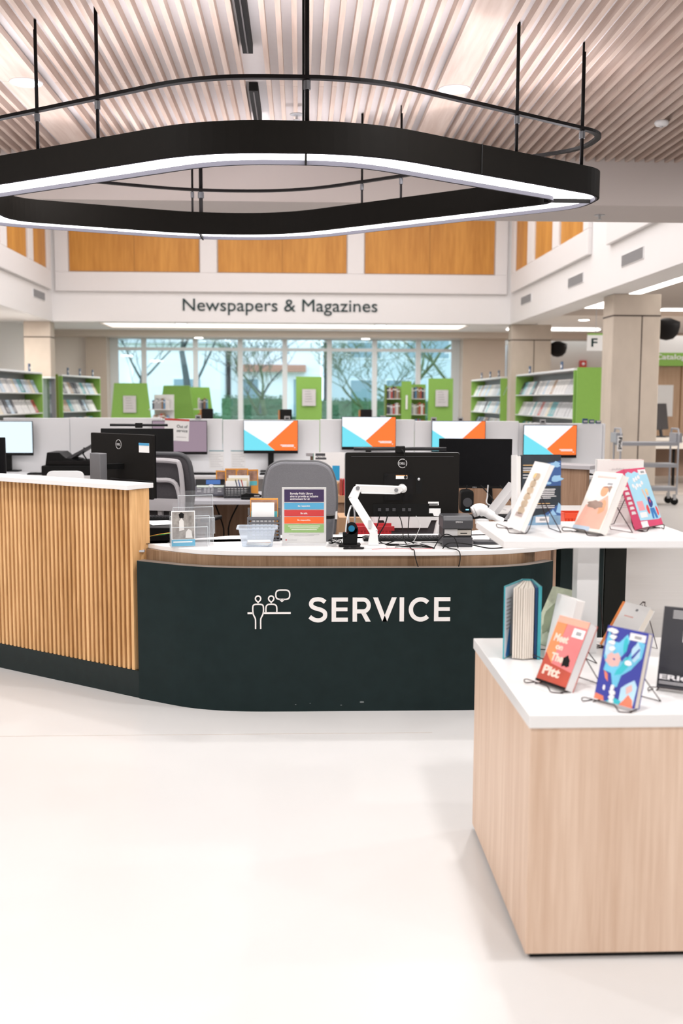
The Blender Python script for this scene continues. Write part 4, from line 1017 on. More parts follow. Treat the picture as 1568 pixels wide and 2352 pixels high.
# left staff desk with two monitors
t = thing('staff_desk', 'staff desk behind the slatted counter carrying two monitors', 'desk', (0, 0, 0))
MB().prism([(-2.6, 6.68), (-1.3, 6.08), (-.72, 6.08), (-.72, 6.95), (-1.17, 6.95), (-1.17, 7.55), (-2.6, 7.55)], .70, .73).build('top', GTOP, t, bevel=.003)
MB().box(-.76, -.73, 6.15, 6.9, 0, .70).build('side_panel', CABW, t); MB().box(-2.5, -2.46, 6.75, 7.4, 0, .70).build('side_panel', CABW, t)
GS = M('stand_silver', (.20, .20, .21), .45, metal=.4)
# monitor with its back toward us, turned
c = Vector((-1.04, 6.17)); a = math.atan2(-.45, .46)
t = thing('monitor', 'black monitor seen from behind with a round logo and blue sticker', 'monitor', (c.x, c.y, .73), a)
w_, h, z0 = .60, .362, .205
MB().prism(rbox(w_, h, .006, 3, 0, z0+h/2), -.008, .012, 'y').build('rear_cover', M('rear_black', (.011, .010, .009), .55, spec=.1), t, bevel=.003)
MB().box(-w_/2, w_/2, .012, .016, z0, z0+h).build('screen', M('screen_off', (.005, .005, .006), .35, spec=.1), t)
MB().box(-.10, .30, -.02, .0, z0-.005, z0+.10).build('lower_bulge', BLACKM, t, bevel=.005)
mb = MB(); band([(.028*math.cos(i*PI/12), .028*math.sin(i*PI/12)) for i in range(24)], [(.025*math.cos(i*PI/12), .025*math.sin(i*PI/12)) for i in range(24)], -.0005, .001, mb)
TL = Matrix.Translation((-.02, -.0085, z0+.30)) @ Matrix.Rotation(PI/2, 4, 'X')
mb2 = MB(); mb2.add(mb.v, mb.f, 0, TL); mb2.build('logo_ring', LGREY, t)
text('DELL', 'logo_lettering', LGREY, t, -.038, -.002, z0+.293, z0+.307, -.008, .001, .02)
MB().box(.175, .27, -.0095, -.008, z0+.26, z0+.315).build('sticker', PAPER, t); MB().box(.175, .27, -.0105, -.0095, z0+.30, z0+.315).build('sticker_header', M('sticker_blue', (.08, .35, .60), .5), t)
MB().box(-.05, .05, -.19, -.14, 0, z0+.255).build('stand', GS, t, bevel=.004); MB().box(-.03, .03, -.15, 0, z0+.16, z0+.19).build('stand_arm', BLACK, t)
MB().box(-.12, .12, -.25, .0, 0, .012).build('base', GS, t, bevel=.003)
t, T = mon('monitor', 'black monitor with a light bar on top, behind the logo monitor', (-1.13, 7.35, .73), PI, .50, .32, .245, bez=.008, thick=.02, stand=False)
MB().box(.13, .19, .02, .06, .01, .40).build('stand', BLACK, t, bevel=.004); MB().box(.06, .26, -.05, .12, 0, .012).build('base', BLACK, t, bevel=.003)
def lightbar(lab, loc, ln, rz=0):
    t = thing('light_bar', lab, 'monitor light', loc, rz)
    MB().tube([(-ln/2, 0, .008), (ln/2, 0, .008)], .009, 12).build('bar', M('bar_black', (.02, .02, .022), .3), t, smooth=True)
    MB().box(-.025, .025, -.014, .016, -.012, .022).build('clip', BLACK, t, bevel=.004)
    return t
lightbar('black light bar clamped above the rear left monitor', (-1.12, 7.36, 1.311), .40)
t, T = mon('monitor', 'edge of a black monitor at the left frame edge', (-2.21, 6.92, .73), .15, .56, .345, .17, bez=.008, thick=.02)
# small items on the left desk
t = thing('receipt_box', 'dark box with a white paper on top, behind the brochure stand', 'box', (-.74, 5.72, .0))
MB().box(-.14, .16, -.02, .35, 0, .70).build('cabinet_body', BLACKM, t); MB().box(-.13, .15, -.015, .3, .70, .80).build('upper_box', BLACK, t, bevel=.004)
o = MB().box(-.08, .06, -.1, .1, 0, .002).build('paper_sheet', PAPER); o.location = (-.78, 5.92, .802); o.rotation_euler.z = .4; tag(o, 'white sheet lying on the dark box at left', 'paper')
keyboard((-.96, 6.72, .732), .1, 'black keyboard on the left staff desk', .42)
for i, cc in enumerate(((.02, .02, .02), (.05, .5, .1), (.8, .35, .05))):
    o = MB().tube(cr([(-.80, 5.52, .775), (-.72, 5.46, .79+.004*i), (-.66, 5.45+.01*i, .80), (-.60, 5.47, .778)], 5), .0025, 6).build('cable', M('cable_'+('black', 'green', 'orange')[i], cc, .4)); tag(o, 'thin %s cable beside the slatted counter end' % ('black', 'green', 'orange')[i], 'cable')

# chairs
CH = M('chair_fabric', (.20, .20, .215), .9, var=.18, scale=160, bump=.2); CHF = M('chair_frame', (.42, .40, .41), .5)
MESH = M('chair_mesh', (.06, .055, .06), .8, var=.3, scale=200)
def chair_base(t, seatz=.50, mat=CH, fm=CHF):
    MB().prism(roundpoly([(-.24, -.24), (.24, -.24), (.24, .22), (-.24, .22)], .08, 5), seatz-.07, seatz).build('seat', mat, t, bevel=.02)
    MB().tube([(0, 0, .10), (0, 0, seatz-.07)], .03).build('gas_lift', BLACK, t)
    for k in range(5):
        a = k*2*PI/5+.3; l = MB().tube([(0, 0, .11), (.28*math.cos(a), .28*math.sin(a), .07)], [.025, .016], 8).build('base_leg', BLACK, t)
        MB().lathe([(.03, -.015), (.03, .015)], 12, T=Matrix.Translation((.28*math.cos(a), .28*math.sin(a), .031)) @ Matrix.Rotation(PI/2, 4, 'X')).build('caster', BLACK, l)
# big grey chair: back panel faces us (we see the back of the backrest)
t = thing('office_chair', 'grey fabric office chair with a rounded tall backrest behind the sign', 'chair', (.005, 6.9, 0))
chair_base(t)
prof = [(-.205, .60), (.215, .60), (.236, .86), (.225, .99), (.195, 1.07), (.13, 1.105), (-.13, 1.108), (-.195, 1.075), (-.222, .99), (-.235, .86)]
prof = [(x, z) for x, z in roundpoly(prof, .06, 4)]
MB().prism(prof, -.03, .03, 'y').build('backrest', CH, t, bevel=.022).location = (0, -.30, 0)
rim = MB().tube([(x, -.30, z) for x, z in prof], .012, 8, closed=True).build('piping', M('chair_rim', (.12, .12, .125), .8), t, smooth=True)
MB().box(.215, .24, -.32, -.28, .74, .79).build('white_tag', PAPER, t)
MB().box(-.05, .05, -.29, -.2, .42, .64).build('back_support', BLACK, t)
t.location = (.0, 6.95, 0)
# mesh chair with light frame at left
t = thing('office_chair', 'grey mesh office chair with pale curved frame behind the logo monitor', 'chair', (-.86, 7.38, 0), -.28)
chair_base(t)
prof = [(x, z) for x, z in roundpoly([(-.20, .66), (.20, .66), (.235, .90), (.20, 1.13), (-.20, 1.13), (-.235, .90)], .09, 6)]
MB().prism(prof, -.008, .008, 'y').build('mesh_back', MESH, t).location = (0, -.28, 0)
MB().tube([(x, -.28, z) for x, z in prof], .017, 8, closed=True).build('back_rim', DGREY, t, smooth=True)
mb = MB()
mb.tube(cr([(-.16, -.315, .68), (-.17, -.315, .85), (-.15, -.315, 1.05), (-.10, -.315, 1.085), (.10, -.315, 1.085), (.15, -.315, 1.05), (.17, -.315, .85), (.16, -.315, .68)], 5), .017, 8)
mb.tube(cr([(-.16, -.315, .74), (-.12, -.315, .93), (0, -.315, .955), (.12, -.315, .93), (.16, -.315, .74)], 5), .016, 8)
mb.prism(roundpoly([(-.15, .75), (.15, .75), (.16, .83), (-.16, .83)], .03, 4), -.33, -.3, 'y')
mb.build('back_frame', CHF, t, smooth=False)
MB().tube([(0, -.3, .78), (0, -.28, .5), (0, -.05, .42)], .022).build('spine_bar', CHF, t)
for sx in (-1, 1):
    ar = MB().tube([(sx*.24, -.1, .45), (sx*.27, -.08, .66)], .015).build('armrest_post', DGREY, t); MB().box(sx*.27-.035, sx*.27+.035, -.18, .08, .66, .685).build('armrest_pad', BLACK, ar, bevel=.008)
t = thing('white_chair', 'top of a white plastic chair seen over the slatted counter', 'chair', (-1.80, 8.1, 0)); t.name = 'chair'
MB().prism(rbox(.285, .34, .05, 5, 0, .777), -.012, .012, 'y').build('backrest', WPL, t, bevel=.004); MB().box(-.2, .2, .0, .4, .44, .46).build('seat', WPL, t, bevel=.008)
for sx in (-.17, .17):
    MB().tube([(sx*.8, .0, .62), (sx, .02, .0)], .012).build('leg', SILV, t); MB().tube([(sx, .36, .44), (sx, .38, .0)], .012).build('leg', SILV, t)
# chair behind the centre monitor
t = thing('office_chair', 'black mesh chair with white frame seen below the centre monitor', 'chair', (.63, 6.35, 0)); chair_base(t, .48, MESH)
mb = MB(); mb.tube(cr([(-.20, -.28, .84), (-.17, -.29, .70), (-.14, -.29, .55)], 5), .02); mb.tube(cr([(.20, -.28, .84), (.17, -.29, .70), (.14, -.29, .55)], 5), .02)
mb.box(-.20, .20, -.295, -.265, .80, .85); mb.prism([(-.14, .80), (.14, .80), (.12, .755), (-.12, .755)], -.295, -.265, 'y'); mb.build('back_frame', WPL, t)
MB().box(-.19, .19, -.28, -.265, .55, 1.0).build('mesh_back', MESH, t)
for sx in (-1, 1): MB().tube(cr([(sx*.26, -.1, .46), (sx*.28, -.1, .62), (sx*.28, .0, .67), (sx*.28, .1, .66)], 4), .02).build('armrest', WPL, t)

# papers board / documents on the divider
t = thing('document_stand', 'document holder with papers behind the grey chair', 'document holder', (.24, 8.6, .74), -.12)
MB().box(-.02, .02, .0, .05, -.0, .30).build('holder_post', DGREY, t); MB().box(-.13, .13, -.004, 0, .0, .32).build('holder_plate', M('green_edge_plate', (.03, .3, .2), .5), t)
s1 = MB().box(-.125, .13, -.008, -.004, .02, .33).build('sheet', PAPER, t)
MB().box(.03, .09, -.009, -.008, .10, .22).build('blue_block', M('print_blue', (.03, .35, .65), .5), s1); MB().box(-.11, -.03, -.009, -.008, .30, .32).build('dark_heading', DGREY, s1); MB().box(-.11, -.02, -.009, -.008, .27, .285).build('dark_heading', DGREY, s1)
text('Part No', 'heading_lettering', DGREY, s1, -.10, -.03, .286, .298, -.008, .001, .01)
MB().box(.03, .09, -.009, -.008, .07, .09).build('peach_block', M('print_peach', (.75, .5, .3), .5), s1)
MB().box(-.05, .15, -.15, .1, 0, .0).build('x', PAPER) if False else None
# shelf carrying the document stand, binders, red books
t = thing('side_shelf', 'low wooden side shelf between the grey chair and the centre monitor', 'shelf', (.42, 7.75, 0))
MB().box(-.18, .30, 0, 1.0, .70, .74).build('shelf_top', CABW, t); MB().box(-.18, -.15, 0, 1.0, 0, .70).build('side_panel', CABW, t); MB().box(.27, .30, 0, 1.0, 0, .70).build('side_panel', CABW, t)
REDP = M('red_plastic', (.55, .04, .05), .4)
o = thing('carton', 'brown cardboard carton holding red folders behind the monitor arm', 'carton', (.36, 7.72, .74)); MB().box(-.11, .12, 0, .2, 0, .05).build('carton_body', M('cardboard', (.50, .30, .17), .8), o)
MB().prism([(-.11, .05), (.12, .05), (.12, .17), (-.02, .16), (-.11, .10)], .19, .2, 'y').build('carton_flap', M('cardboard', (.50, .30, .17), .8), o)
for i in range(3):
    o = MB().box(0, .018, 0, .12, 0, .12).build('folder', (M('folder_dull_red', (.45, .07, .05), .5), REDP, WPL)[i]); o.location = (.30+.024*i, 7.75, .79); tag(o, '%s folder in the brown carton' % ('dull red', 'bright red', 'white')[i], 'folder')
t = thing('storage_box', 'brown box below the red folders behind the headset', 'box', (.36, 6.9, .0)); MB().box(-.10, .10, 0, .3, 0, .72).build('box_body', M('cardboard', (.50, .30, .17), .8), t); MB().box(-.10, .10, -.002, .0, .60, .62).build('box_tape', PAPER, t)
t = thing('basket', 'pinkish red plastic basket behind the headset stand', 'basket', (.40, 5.80, .58))
mb = MB()
for k in range(12): mb.box(-.12+.02*k, -.108+.02*k, 0, .006, .02, .21)
mb.box(-.13, .13, -.003, .01, .19, .215); mb.box(-.13, .13, 0, .2, 0, .02); mb.box(-.13, .13, .19, .2, 0, .21); mb.box(-.13, .13, -.003, .01, .10, .115)
mb.build('basket_body', REDP, t)
t2 = thing('under_shelf', 'low shelf behind the counter under the red basket', 'shelf', (.40, 5.73, 0)); MB().box(-.2, .2, 0, .32, .55, .58).build('shelf_top', CABW, t2); MB().box(-.2, .2, .29, .32, 0, .55).build('shelf_side', CABW, t2)

# right dark monitor facing us on the return
t, T = mon('monitor', 'dark blank monitor facing the visitors right of the centre', (1.185, 7.02, .772), -.10, .49, .335, .135, bez=.007, chin=.016, stand=False, tilt=.03)
text('DELL', 'logo_lettering', SILV, t, -.015, .015, .139, .145, -.004, .001, .01)
mon_arm = thing('desk_mount', 'black arm and cables holding the dark blank monitor', 'monitor arm', (1.30, 7.02, .772))
MB().tube(cr([(0, .05, .0), (0, .06, .12), (-.03, .05, .26), (-.10, .03, .30)], 4), .018).build('arm_post', BLACK, mon_arm); MB().lathe([(.06, 0), (.06, .01), (.02, .014)], 18).build('base', BLACK, mon_arm).location = (0, .05, 0)
for i, (x, dx) in enumerate(((1.13, -.02), (1.22, .06), (1.27, -.01), (1.35, .05))):
    pts = [(x, 6.99, .93), (x+dx, 6.95, .86), (x+dx*1.5, 6.9, .81), (x+.1, 6.85, .777)]
    o = MB().tube(cr(pts, 5), .0045, 6).build('cable', BLACK if i != 2 else LGREY); tag(o, ('black cable drooping below the dark blank monitor, %s from the left' % ORDW[i] if i != 2 else 'white cable drooping below the dark blank monitor'), 'cable', 'cables below the blank monitor' if i != 2 else None)
t = thing('speaker', 'small black speaker below the dark blank monitor', 'speaker', (1.085, 6.75, .772)); MB().prism(rbox(.085, .15, .03, 5, 0, .075), -.05, .04, 'y').build('speaker_body', BLACK, t, bevel=.008); MB().lathe([(.028, 0), (.03, .004)], 16, T=Matrix.Translation((0, -.051, .07)) @ Matrix.Rotation(PI/2, 4, 'X')).build('cone', DGREY, t)
MB().box(-.01, .01, -.0505, -.05, .02, .025).build('blue_light', EMIT('led_blue', (.2, .6, 1), 3), t)
keyboard((1.18, 6.42, .772), .05, 'black keyboard on the return counter behind the barcode scanner', .40)
t = thing('barcode_scanner', 'white handheld barcode scanner lying on the return counter', 'scanner', (1.12, 6.12, .772))
MB().tube(cr([(-.085, 0, .075), (-.055, 0, .085), (-.02, 0, .07), (.03, 0, .04), (.085, 0, .015)], 5), [.036]*5+[.037]*5+[.028]*5+[.019]*6, 14).build('scanner_body', WPL, t, smooth=True)
MB().tube([(-.098, 0, .068), (-.086, 0, .073)], .034, 16).build('scanner_nose', LGREY, t); MB().tube([(.082, 0, .016), (.11, 0, .010)], .010).build('cable_boot', BLACK, t)
MB().lathe([(.04, 0), (.04, .025), (.02, .03)], 18).build('rest', WPL, t).location = (-.04, 0, 0)
t = thing('display_easel_white', 'white slanted document easel beyond the barcode scanner', 'document easel', (1.255, 6.4, .772))
t.name = 'document_easel'
MB().prism([(-.05, .04), (.08, .21), (.10, .20), (-.02, .03), (-.05, 0)], 0, .22, 'y').build('slanted_plate', LGREY, t); MB().tube([(.0, -.1, .0), (.04, -.1, .06), (.07, -.1, .10)], .01).build('support', MGREY, t)
t = thing('red_basket', 'small orange red plastic basket behind the upright books', 'basket', (1.60, 5.95, .772)); t.name = 'basket'
mb = MB(); RD = M('basket_orange_red', (.62, .06, .02), .4)
for k in range(10): mb.box(-.06+.02*k, -.05+.02*k, 0, .004, .012, .07)
mb.box(-.07, .14, -.003, .005, .05, .08); mb.box(-.07, .14, -.003, .005, 0, .014); mb.box(-.07, .14, .0, .15, 0, .005); mb.box(-.07, .14, .145, .15, 0, .08); mb.box(-.07, -.065, 0, .15, 0, .08); mb.box(.135, .14, 0, .15, 0, .08); mb.build('basket_body', RD, t)

# ================================================================ CENTRE MONITOR on white arm
t = thing('monitor', 'large black monitor seen from behind on the white arm', 'monitor', (.5275, 5.36, .772))
w_, h, z0 = .587, .331, .128; RB = M('rear_black', (.011, .010, .009), .55, spec=.1)
MB().prism(rbox(w_, h, .012, 5, 0, z0+h/2), -.012, .010, 'y').build('rear_cover', RB, t, bevel=.003)
MB().prism(rbox(w_+.004, h+.004, .013, 5, 0, z0+h/2), .004, .012, 'y').build('silver_edge', SILV, t)
MB().box(-w_/2+.01, w_/2-.01, .012, .014, z0+.01, z0+h-.01).build('screen', M('screen_off', (.005, .005, .006), .35, spec=.1), t)
MB().box(-w_/2+.03, w_/2-.03, -.0135, -.012, z0+h-.022, z0+h-.0195).build('vent_slot', DGREY, t)
v_ = MB().box(-.095, .055, -.016, -.012, z0+.085, z0+.225); v_.build('mount_plate', BLACKM, t)
for (x, z) in ((-.085, .215), (.04, .215), (-.085, .10), (.04, .10)): MB().lathe([(.008, 0), (.008, .004)], 12, T=Matrix.Translation((x, -.016, z0+z)) @ Matrix.Rotation(PI/2, 4, 'X')).build('screw_hole', BLACK, t)
MB().box(-.15, .14, -.0145, -.012, z0+.006, z0+.068).build('port_recess', BLACK, t)
for k, x in enumerate((-.125, -.085, -.05, .0, .03)): MB().box(x, x+.016, -.020, -.0145, z0+.03, z0+.045).build('port', DGREY, t)
mb = MB(); band([(.024*math.cos(i*PI/14), .024*math.sin(i*PI/14)) for i in range(28)], [(.0205*math.cos(i*PI/14), .0205*math.sin(i*PI/14)) for i in range(28)], 0, .001, mb)
mb2 = MB(); mb2.add(mb.v, mb.f, 0, Matrix.Translation((.0, -.0125, z0+h-.055)) @ Matrix.Rotation(PI/2, 4, 'X')); mb2.build('logo_ring', LGREY, t)
text('DELL', 'logo_lettering', LGREY, t, -.017, .018, z0+h-.061, z0+h-.050, -.012, .001, .03)
l_ = MB().box(-.034, .025, -.0185, -.016, z0+.196, z0+.216).build('warning_label', PAPER, t); MB().box(-.034, .025, -.019, -.0185, z0+.2125, z0+.216).build('orange_edge', ORG, l_); MB().box(.008, .023, -.019, -.0185, z0+.198, z0+.211).build('label_symbol', BLACK, l_)
MB().box(.07, .10, -.0135, -.012, z0+.12, z0+.205).build('lock_slot', BLACK, t); MB().lathe([(.007, 0), (.007, .004), (.004, .005)], 16, T=Matrix.Translation((.085, -.0135, z0+.195)) @ Matrix.Rotation(PI/2, 4, 'X')).build('lock_hole', SILV, t)
MB().box(.135, .19, -.013, -.012, z0+.06, z0+.078).build('serial_label', PAPER, t); MB().box(.14, .185, -.0136, -.013, z0+.063, z0+.068).build('serial_bars', BLACK, t); MB().box(.14, .20, -.013, -.012, z0+.018, z0+.043).build('torn_label', PAPER, t); MB().prism([(.165, .005), (.19, .003), (.20, .018), (.16, .018)], -.013, -.012, 'y', T=Matrix.Translation((0, 0, z0))).build('torn_label', PAPER, t)
t = lightbar('black light bar clamped on top of the centre monitor', (.515, 5.35, 1.243), .475)
MB().prism([(-.02, .0), (.02, .0), (.024, -.055), (-.024, -.055)], .026, .030, 'y').build('rear_hook', M('hook_dark', (.10, .10, .10), .3, metal=.5), t)
o = MB().tube(cr([(.52, 5.33, 1.25), (.535, 5.31, 1.22), (.54, 5.31, 1.12), (.535, 5.31, 1.02), (.53, 5.31, .965)], 5), .0022, 6).build('cable', BLACK); tag(o, 'thin black cable hanging from the light bar down the centre monitor', 'cable')
# white arm
t = thing('desk_mount', 'white jointed monitor arm clamped to the service counter', 'monitor arm', (.36, 5.11, .772))
AW = M('arm_white', (.78, .78, .77), .3, var=.01)
MB().prism(roundpoly([(-.065, -.03), (.07, -.03), (.062, .045), (-.055, .045)], .015, 4), 0, .014).build('base', AW, t, bevel=.003)
MB().prism([(-.025, .014), (.03, .014), (.022, .085), (-.012, .085)], -.02, .015, 'y').build('post', AW, t, bevel=.004)
def limb(p, q, w0, w1, th, name, mat=AW):
    p, q = Vector(p), Vector(q); d = (q-p); l = d.length; d.normalize(); y = Vector((0, 1, 0)); n_ = d.cross(y).normalized(); y = n_.cross(d)
    T = Matrix(((d.x, n_.x, y.x, p.x), (d.y, n_.y, y.y, p.y), (d.z, n_.z, y.z, p.z), (0, 0, 0, 1)))
    return MB().prism([(0, -w0/2), (l, -w1/2), (l, w1/2), (0, w0/2)], -th/2, th/2, 'z', T=T).build(name, mat, t, bevel=.004)
limb((.008, 0, .075), (-.098, .06, .245), .042, .040, .04, 'lower_arm'); limb((-.098, .06, .235), (-.072, .075, .292), .044, .036, .045, 'elbow')
limb((-.078, .075, .29), (.145, .14, .277), .036, .036, .036, 'upper_arm'); limb((-.055, .06, .268), (.12, .125, .258), .007, .007, .02, 'arm_underside')
limb((.12, .13, .268), (.15, .16, .28), .03, .03, .03, 'wrist'); MB().lathe([(.018, 0), (.021, .02), (.016, .06), (.022, .07)], 16, T=Matrix.Translation((.165, .155, .278)) @ Matrix.Rotation(-PI/2, 4, 'X')).build('swivel_head', AW, t, smooth=True)
for (x, y, z) in ((-.072, .05, .292), (.125, .115, .277)): MB().lathe([(.010, 0), (.010, .005)], 16, T=Matrix.Translation((x, y, z)) @ Matrix.Rotation(PI/2, 4, 'X')).build('pivot_cap', MGREY, t)
MB().box(-.012, .003, -.02, .0, .10, .14).build('cable_clip', LGREY, t, loc=(-.01, .0, 0))

# ================================================================ ITEMS ON THE COUNTER
ZC = .7725
CLR = GLASSY('clear_acrylic', (.988, .99, .993), .03, .03, .02, (.85, .87, .9))
ACE = M('acrylic_edge', (.62, .66, .68), .3)
# tiered acrylic brochure stand
t = thing('brochure_stand', 'clear tiered acrylic brochure stand at the left end of the counter', 'brochure stand', (-.535, 5.24, ZC), .22)
def tier(x0, x1, y, z0, z1, d=.03):
    mb = MB(); mb.box(x0, x1, y, y+.003, z0, z1); mb.box(x0, x1, y+d, y+d+.003, z0, z1+.02); mb.box(x0, x0+.003, y, y+d, z0, z1); mb.box(x1-.003, x1, y, y+d, z0, z1); mb.box(x0, x1, y, y+d, z0, z0+.003)
    o = mb.build('pocket', CLR, t); r = MB().tube([(x0, y, z1), (x1, y, z1)], .0013, 6); r.tube([(x0, y, z0), (x0, y, z1)], .001, 6); r.tube([(x1, y, z0), (x1, y, z1)], .001, 6); r.build('pocket_edge', ACE, o)
    return o
tier(-.12, .06, -.10, .0, .10, .04); tier(-.12, .075, -.055, .0, .15, .04); tier(-.10, .10, -.01, .0, .19, .04); tier(-.07, .105, .035, .03, .245, .04); tier(.0, .10, -.06, .06, .14, .03)
MB().box(-.12, .10, -.10, .09, 0, .003).build('foot_plate', CLR, t)
b_ = thing('brochure', 'black and white photo brochure with a blue footer in the acrylic stand', 'brochure', (-.565, 5.155, ZC+.004), .22)
MB().box(-.068, .048, 0, .004, 0, .175).build('brochure_cover', PAPER, b_)
MB().box(-.064, .044, -.001, 0, .035, .170).build('photograph', M('old_photo', (.30, .28, .26), .6, var=.95, scale=32), b_)
FIG = M('photo_white', (.75, .73, .70), .6)
mb = MB(); mb.prism([(-.03, .075), (-.005, .08), (-.008, .125), (-.018, .14), (-.03, .125)], -.0018, -.001, 'y'); mb.prism([(.0, .04), (.035, .04), (.03, .075), (.015, .085), (.003, .07)], -.0018, -.001, 'y'); mb.build('photo_figures', FIG, b_)
MB().prism([(-.028, .14), (-.008, .14), (-.006, .16), (-.02, .168), (-.032, .158)], -.0018, -.001, 'y').build('photo_hat', BLACKM, b_)
MB().box(-.068, .048, -.0015, .0, 0, .032).build('blue_footer', M('footer_blue', (.10, .42, .62), .5), b_)
text('Why vote? Read', 'footer_lettering', PAPER, b_, -.060, .036, .017, .027, -.0015, .0008, .01) if False else MB().box(-.060, .034, -.002, -.0015, .018, .024).build('footer_line', PAPER, b_)
# clear plastic bin
t = thing('plastic_bin', 'clear plastic bin with scrap paper inside, beside the upright sign', 'bin', (-.212, 5.20, ZC), .02)
CL2 = GLASSY('cloudy_plastic', (.90, .93, .96), .06, .15, .26, (.75, .80, .86))
def loop(hw, hd, z): return [(x, y, z) for x, y in roundpoly([(-hw, -hd), (hw, -hd), (hw, hd), (-hw, hd)], .015, 4)]
def shell(L0, L1, mat, name, par):
    mb = MB(); n = len(L0); mb.add(L0+L1, [(i, (i+1) % n, n+(i+1) % n, n+i) for i in range(n)]); return mb
mb = shell(loop(.075, .055, .002), loop(.092, .075, .092), CL2, 'x', t); L0 = loop(.075, .055, .002); mb.add(L0, [tuple(range(len(L0)))[::-1]]); A_ = loop(.092, .075, .092); B_ = loop(.10, .083, .092)
mb.add(A_+B_, [(i, (i+1) % len(A_), len(A_)+(i+1) % len(A_), len(A_)+i) for i in range(len(A_))]); o = mb.build('bin_body', CL2, t); sm = o.modifiers.new('thick', 'SOLIDIFY'); sm.thickness = .0025
MB().tube(loop(.10, .083, .092), .003, 6, closed=True).build('rim', CL2, t)
o = thing('paper_slips', 'stack of paper slips in the clear plastic bin', 'papers', (-.20, 5.20, ZC+.006), -.1)
for k in range(5): MB().box(-.06, .055, -.035, .035, .0035*k, .0035*k+.003, T=Matrix.Rotation(.1*k-.2, 4, 'Z')).build('slip', (PAPER, M('card_cream', (.75, .68, .5), .6), PAPER, ORG, PAPER)[k], o)
# grey woven organizer with cards
t = thing('card_organizer', 'grey slotted card organizer behind the clear bin', 'organizer', (-.185, 5.36, ZC), -.0); organizer(t, .165, .14, .125, M('organizer_grey', (.13, .13, .14), .5))
MB().box(-.085, .085, .07, .074, .125, .165).build('raised_back', M('organizer_grey', (.13, .13, .14), .5), t)
o = thing('white_cards', 'blank white cards standing in the grey slotted organizer', 'cards', (-.19, 5.39, ZC+.01)); o.name = 'card_stack'; MB().box(-.058, .058, 0, .015, 0, .185).build('cards', PAPER, o)
o = thing('picture_cards', 'orange edged picture cards standing behind the blank white cards', 'cards', (-.185, 5.425, ZC+.01)); c = MB().box(-.072, .072, 0, .01, 0, .205).build('card', ORG, o); MB().box(-.068, .068, -.001, 0, .14, .198).build('picture', COLL, c); MB().box(-.068, .068, -.001, 0, .10, .138).build('blue_band', M('band_teal', (.12, .5, .55), .5), c)
# upright sign holder
t = thing('sign_holder', 'upright acrylic sign listing library rules in coloured bands', 'sign', (.022, 5.205, ZC))
MB().box(-.1125, .1125, -.002, 0, .008, .293).build('acrylic_front', GLASSY('acrylic_face', (1, 1, 1), .01, .02), t)
MB().box(-.1125, .1125, -.03, .06, 0, .003).build('acrylic_foot', CLR, t)
s1 = MB().box(-.1105, .1105, 0, .003, .010, .291).build('sheet', PAPER, t)
def bandp(z0, z1, col, nm): return MB().box(-.099, .099, -.001, 0, z0, z1).build(nm, M('ink_'+nm, col, .5), s1)
ys = [(.218, .281, (.045, .025, .085), 'purple_band'), (.181, .214, (.09, .36, .58), 'blue_band'), (.146, .178, (.55, .045, .045), 'red_band'), (.110, .142, (.85, .13, .03), 'orange_band'), (.064, .107, (.27, .44, .16), 'green_band')]
for a_, b2, c_, nm in ys: bandp(a_, b2, c_, nm)
text('Burnaby Public Library\naims to provide an inclusive\nenvironment for all.', 'band_lettering', LETTER, s1, -.070, .070, .228, .266, -.001, .0008, .02)
cu_c = text
for s_, z in (('Be respectful.', .1935), ('Be safe.', .158), ('Be responsible.', .1225)):
    w2 = .0022*len(s_); text(s_, 'band_lettering', LETTER, s1, -w2, w2, z-.001, z+.0085, -.001, .0008, .02)
mb = MB()
for k in range(3): mb.box(-.08+.008*k, .08-.008*k, -.0018, -.001, .095-.009*k, .0985-.009*k)
mb.build('band_small_print', LETTER, s1)
mb = MB(); mb.box(-.076, .076, -.001, 0, .053, .0555); mb.box(-.05, .05, -.001, 0, .047, .0495); mb.build('small_print', LGREY, s1)
MB().box(-.093, -.087, -.001, 0, .024, .030).build('red_mark', M('ink_red_band', (.55, .045, .045), .5), s1); MB().box(-.083, -.035, -.001, 0, .025, .0275).build('footer_print', LGREY, s1)
# pen cup behind the sign
t = thing('pen_cup', 'dark grey cup behind the right side of the upright sign', 'cup', (.145, 5.36, ZC)); MB().lathe([(.024, 0), (.030, .09), (.034, .125), (.030, .125), (.022, .01)], 20).build('cup_body', M('cup_grey', (.10, .10, .11), .5), t, smooth=True); MB().lathe([(.035, .120), (.036, .135), (.033, .135)], 20).build('cup_rim', BLACK, t)
# headset on charging dock
t = thing('headset_dock', 'black charging dock with headset and blue disc near the arm base', 'headset', (.245, 5.17, ZC))
MB().box(-.05, .06, -.045, .05, 0, .012).build('dock_base', BLACKM, t, bevel=.004); MB().prism([(-.03, .012), (.04, .012), (.045, .095), (.01, .10), (-.01, .06), (-.03, .06)], -.03, .02, 'y').build('dock_body', BLACK, t, bevel=.004)
MB().lathe([(.030, 0), (.030, .03)], 24, T=Matrix.Translation((.012, .0, .092)) @ Matrix.Rotation(PI/2, 4, 'X')).build('ear_cushion', BLACKM, t); MB().lathe([(.016, 0), (.016, .002)], 20, T=Matrix.Translation((.012, -.030, .092)) @ Matrix.Rotation(PI/2, 4, 'X')).build('blue_disc', M('disc_blue', (.01, .16, .30), .4), t)
MB().tube(cr([(.0, -.02, .10), (-.002, -.01, .16), (.010, -.0, .20), (.026, .01, .19), (.030, .01, .13), (.028, .01, .10)], 5), .0045, 8).build('headband', SILV, t, smooth=True)
MB().tube(cr([(-.018, -.035, .062), (-.014, -.035, .12), (-.004, -.03, .17), (.008, -.02, .195)], 5), .003, 8).build('microphone_boom', WPL, t)
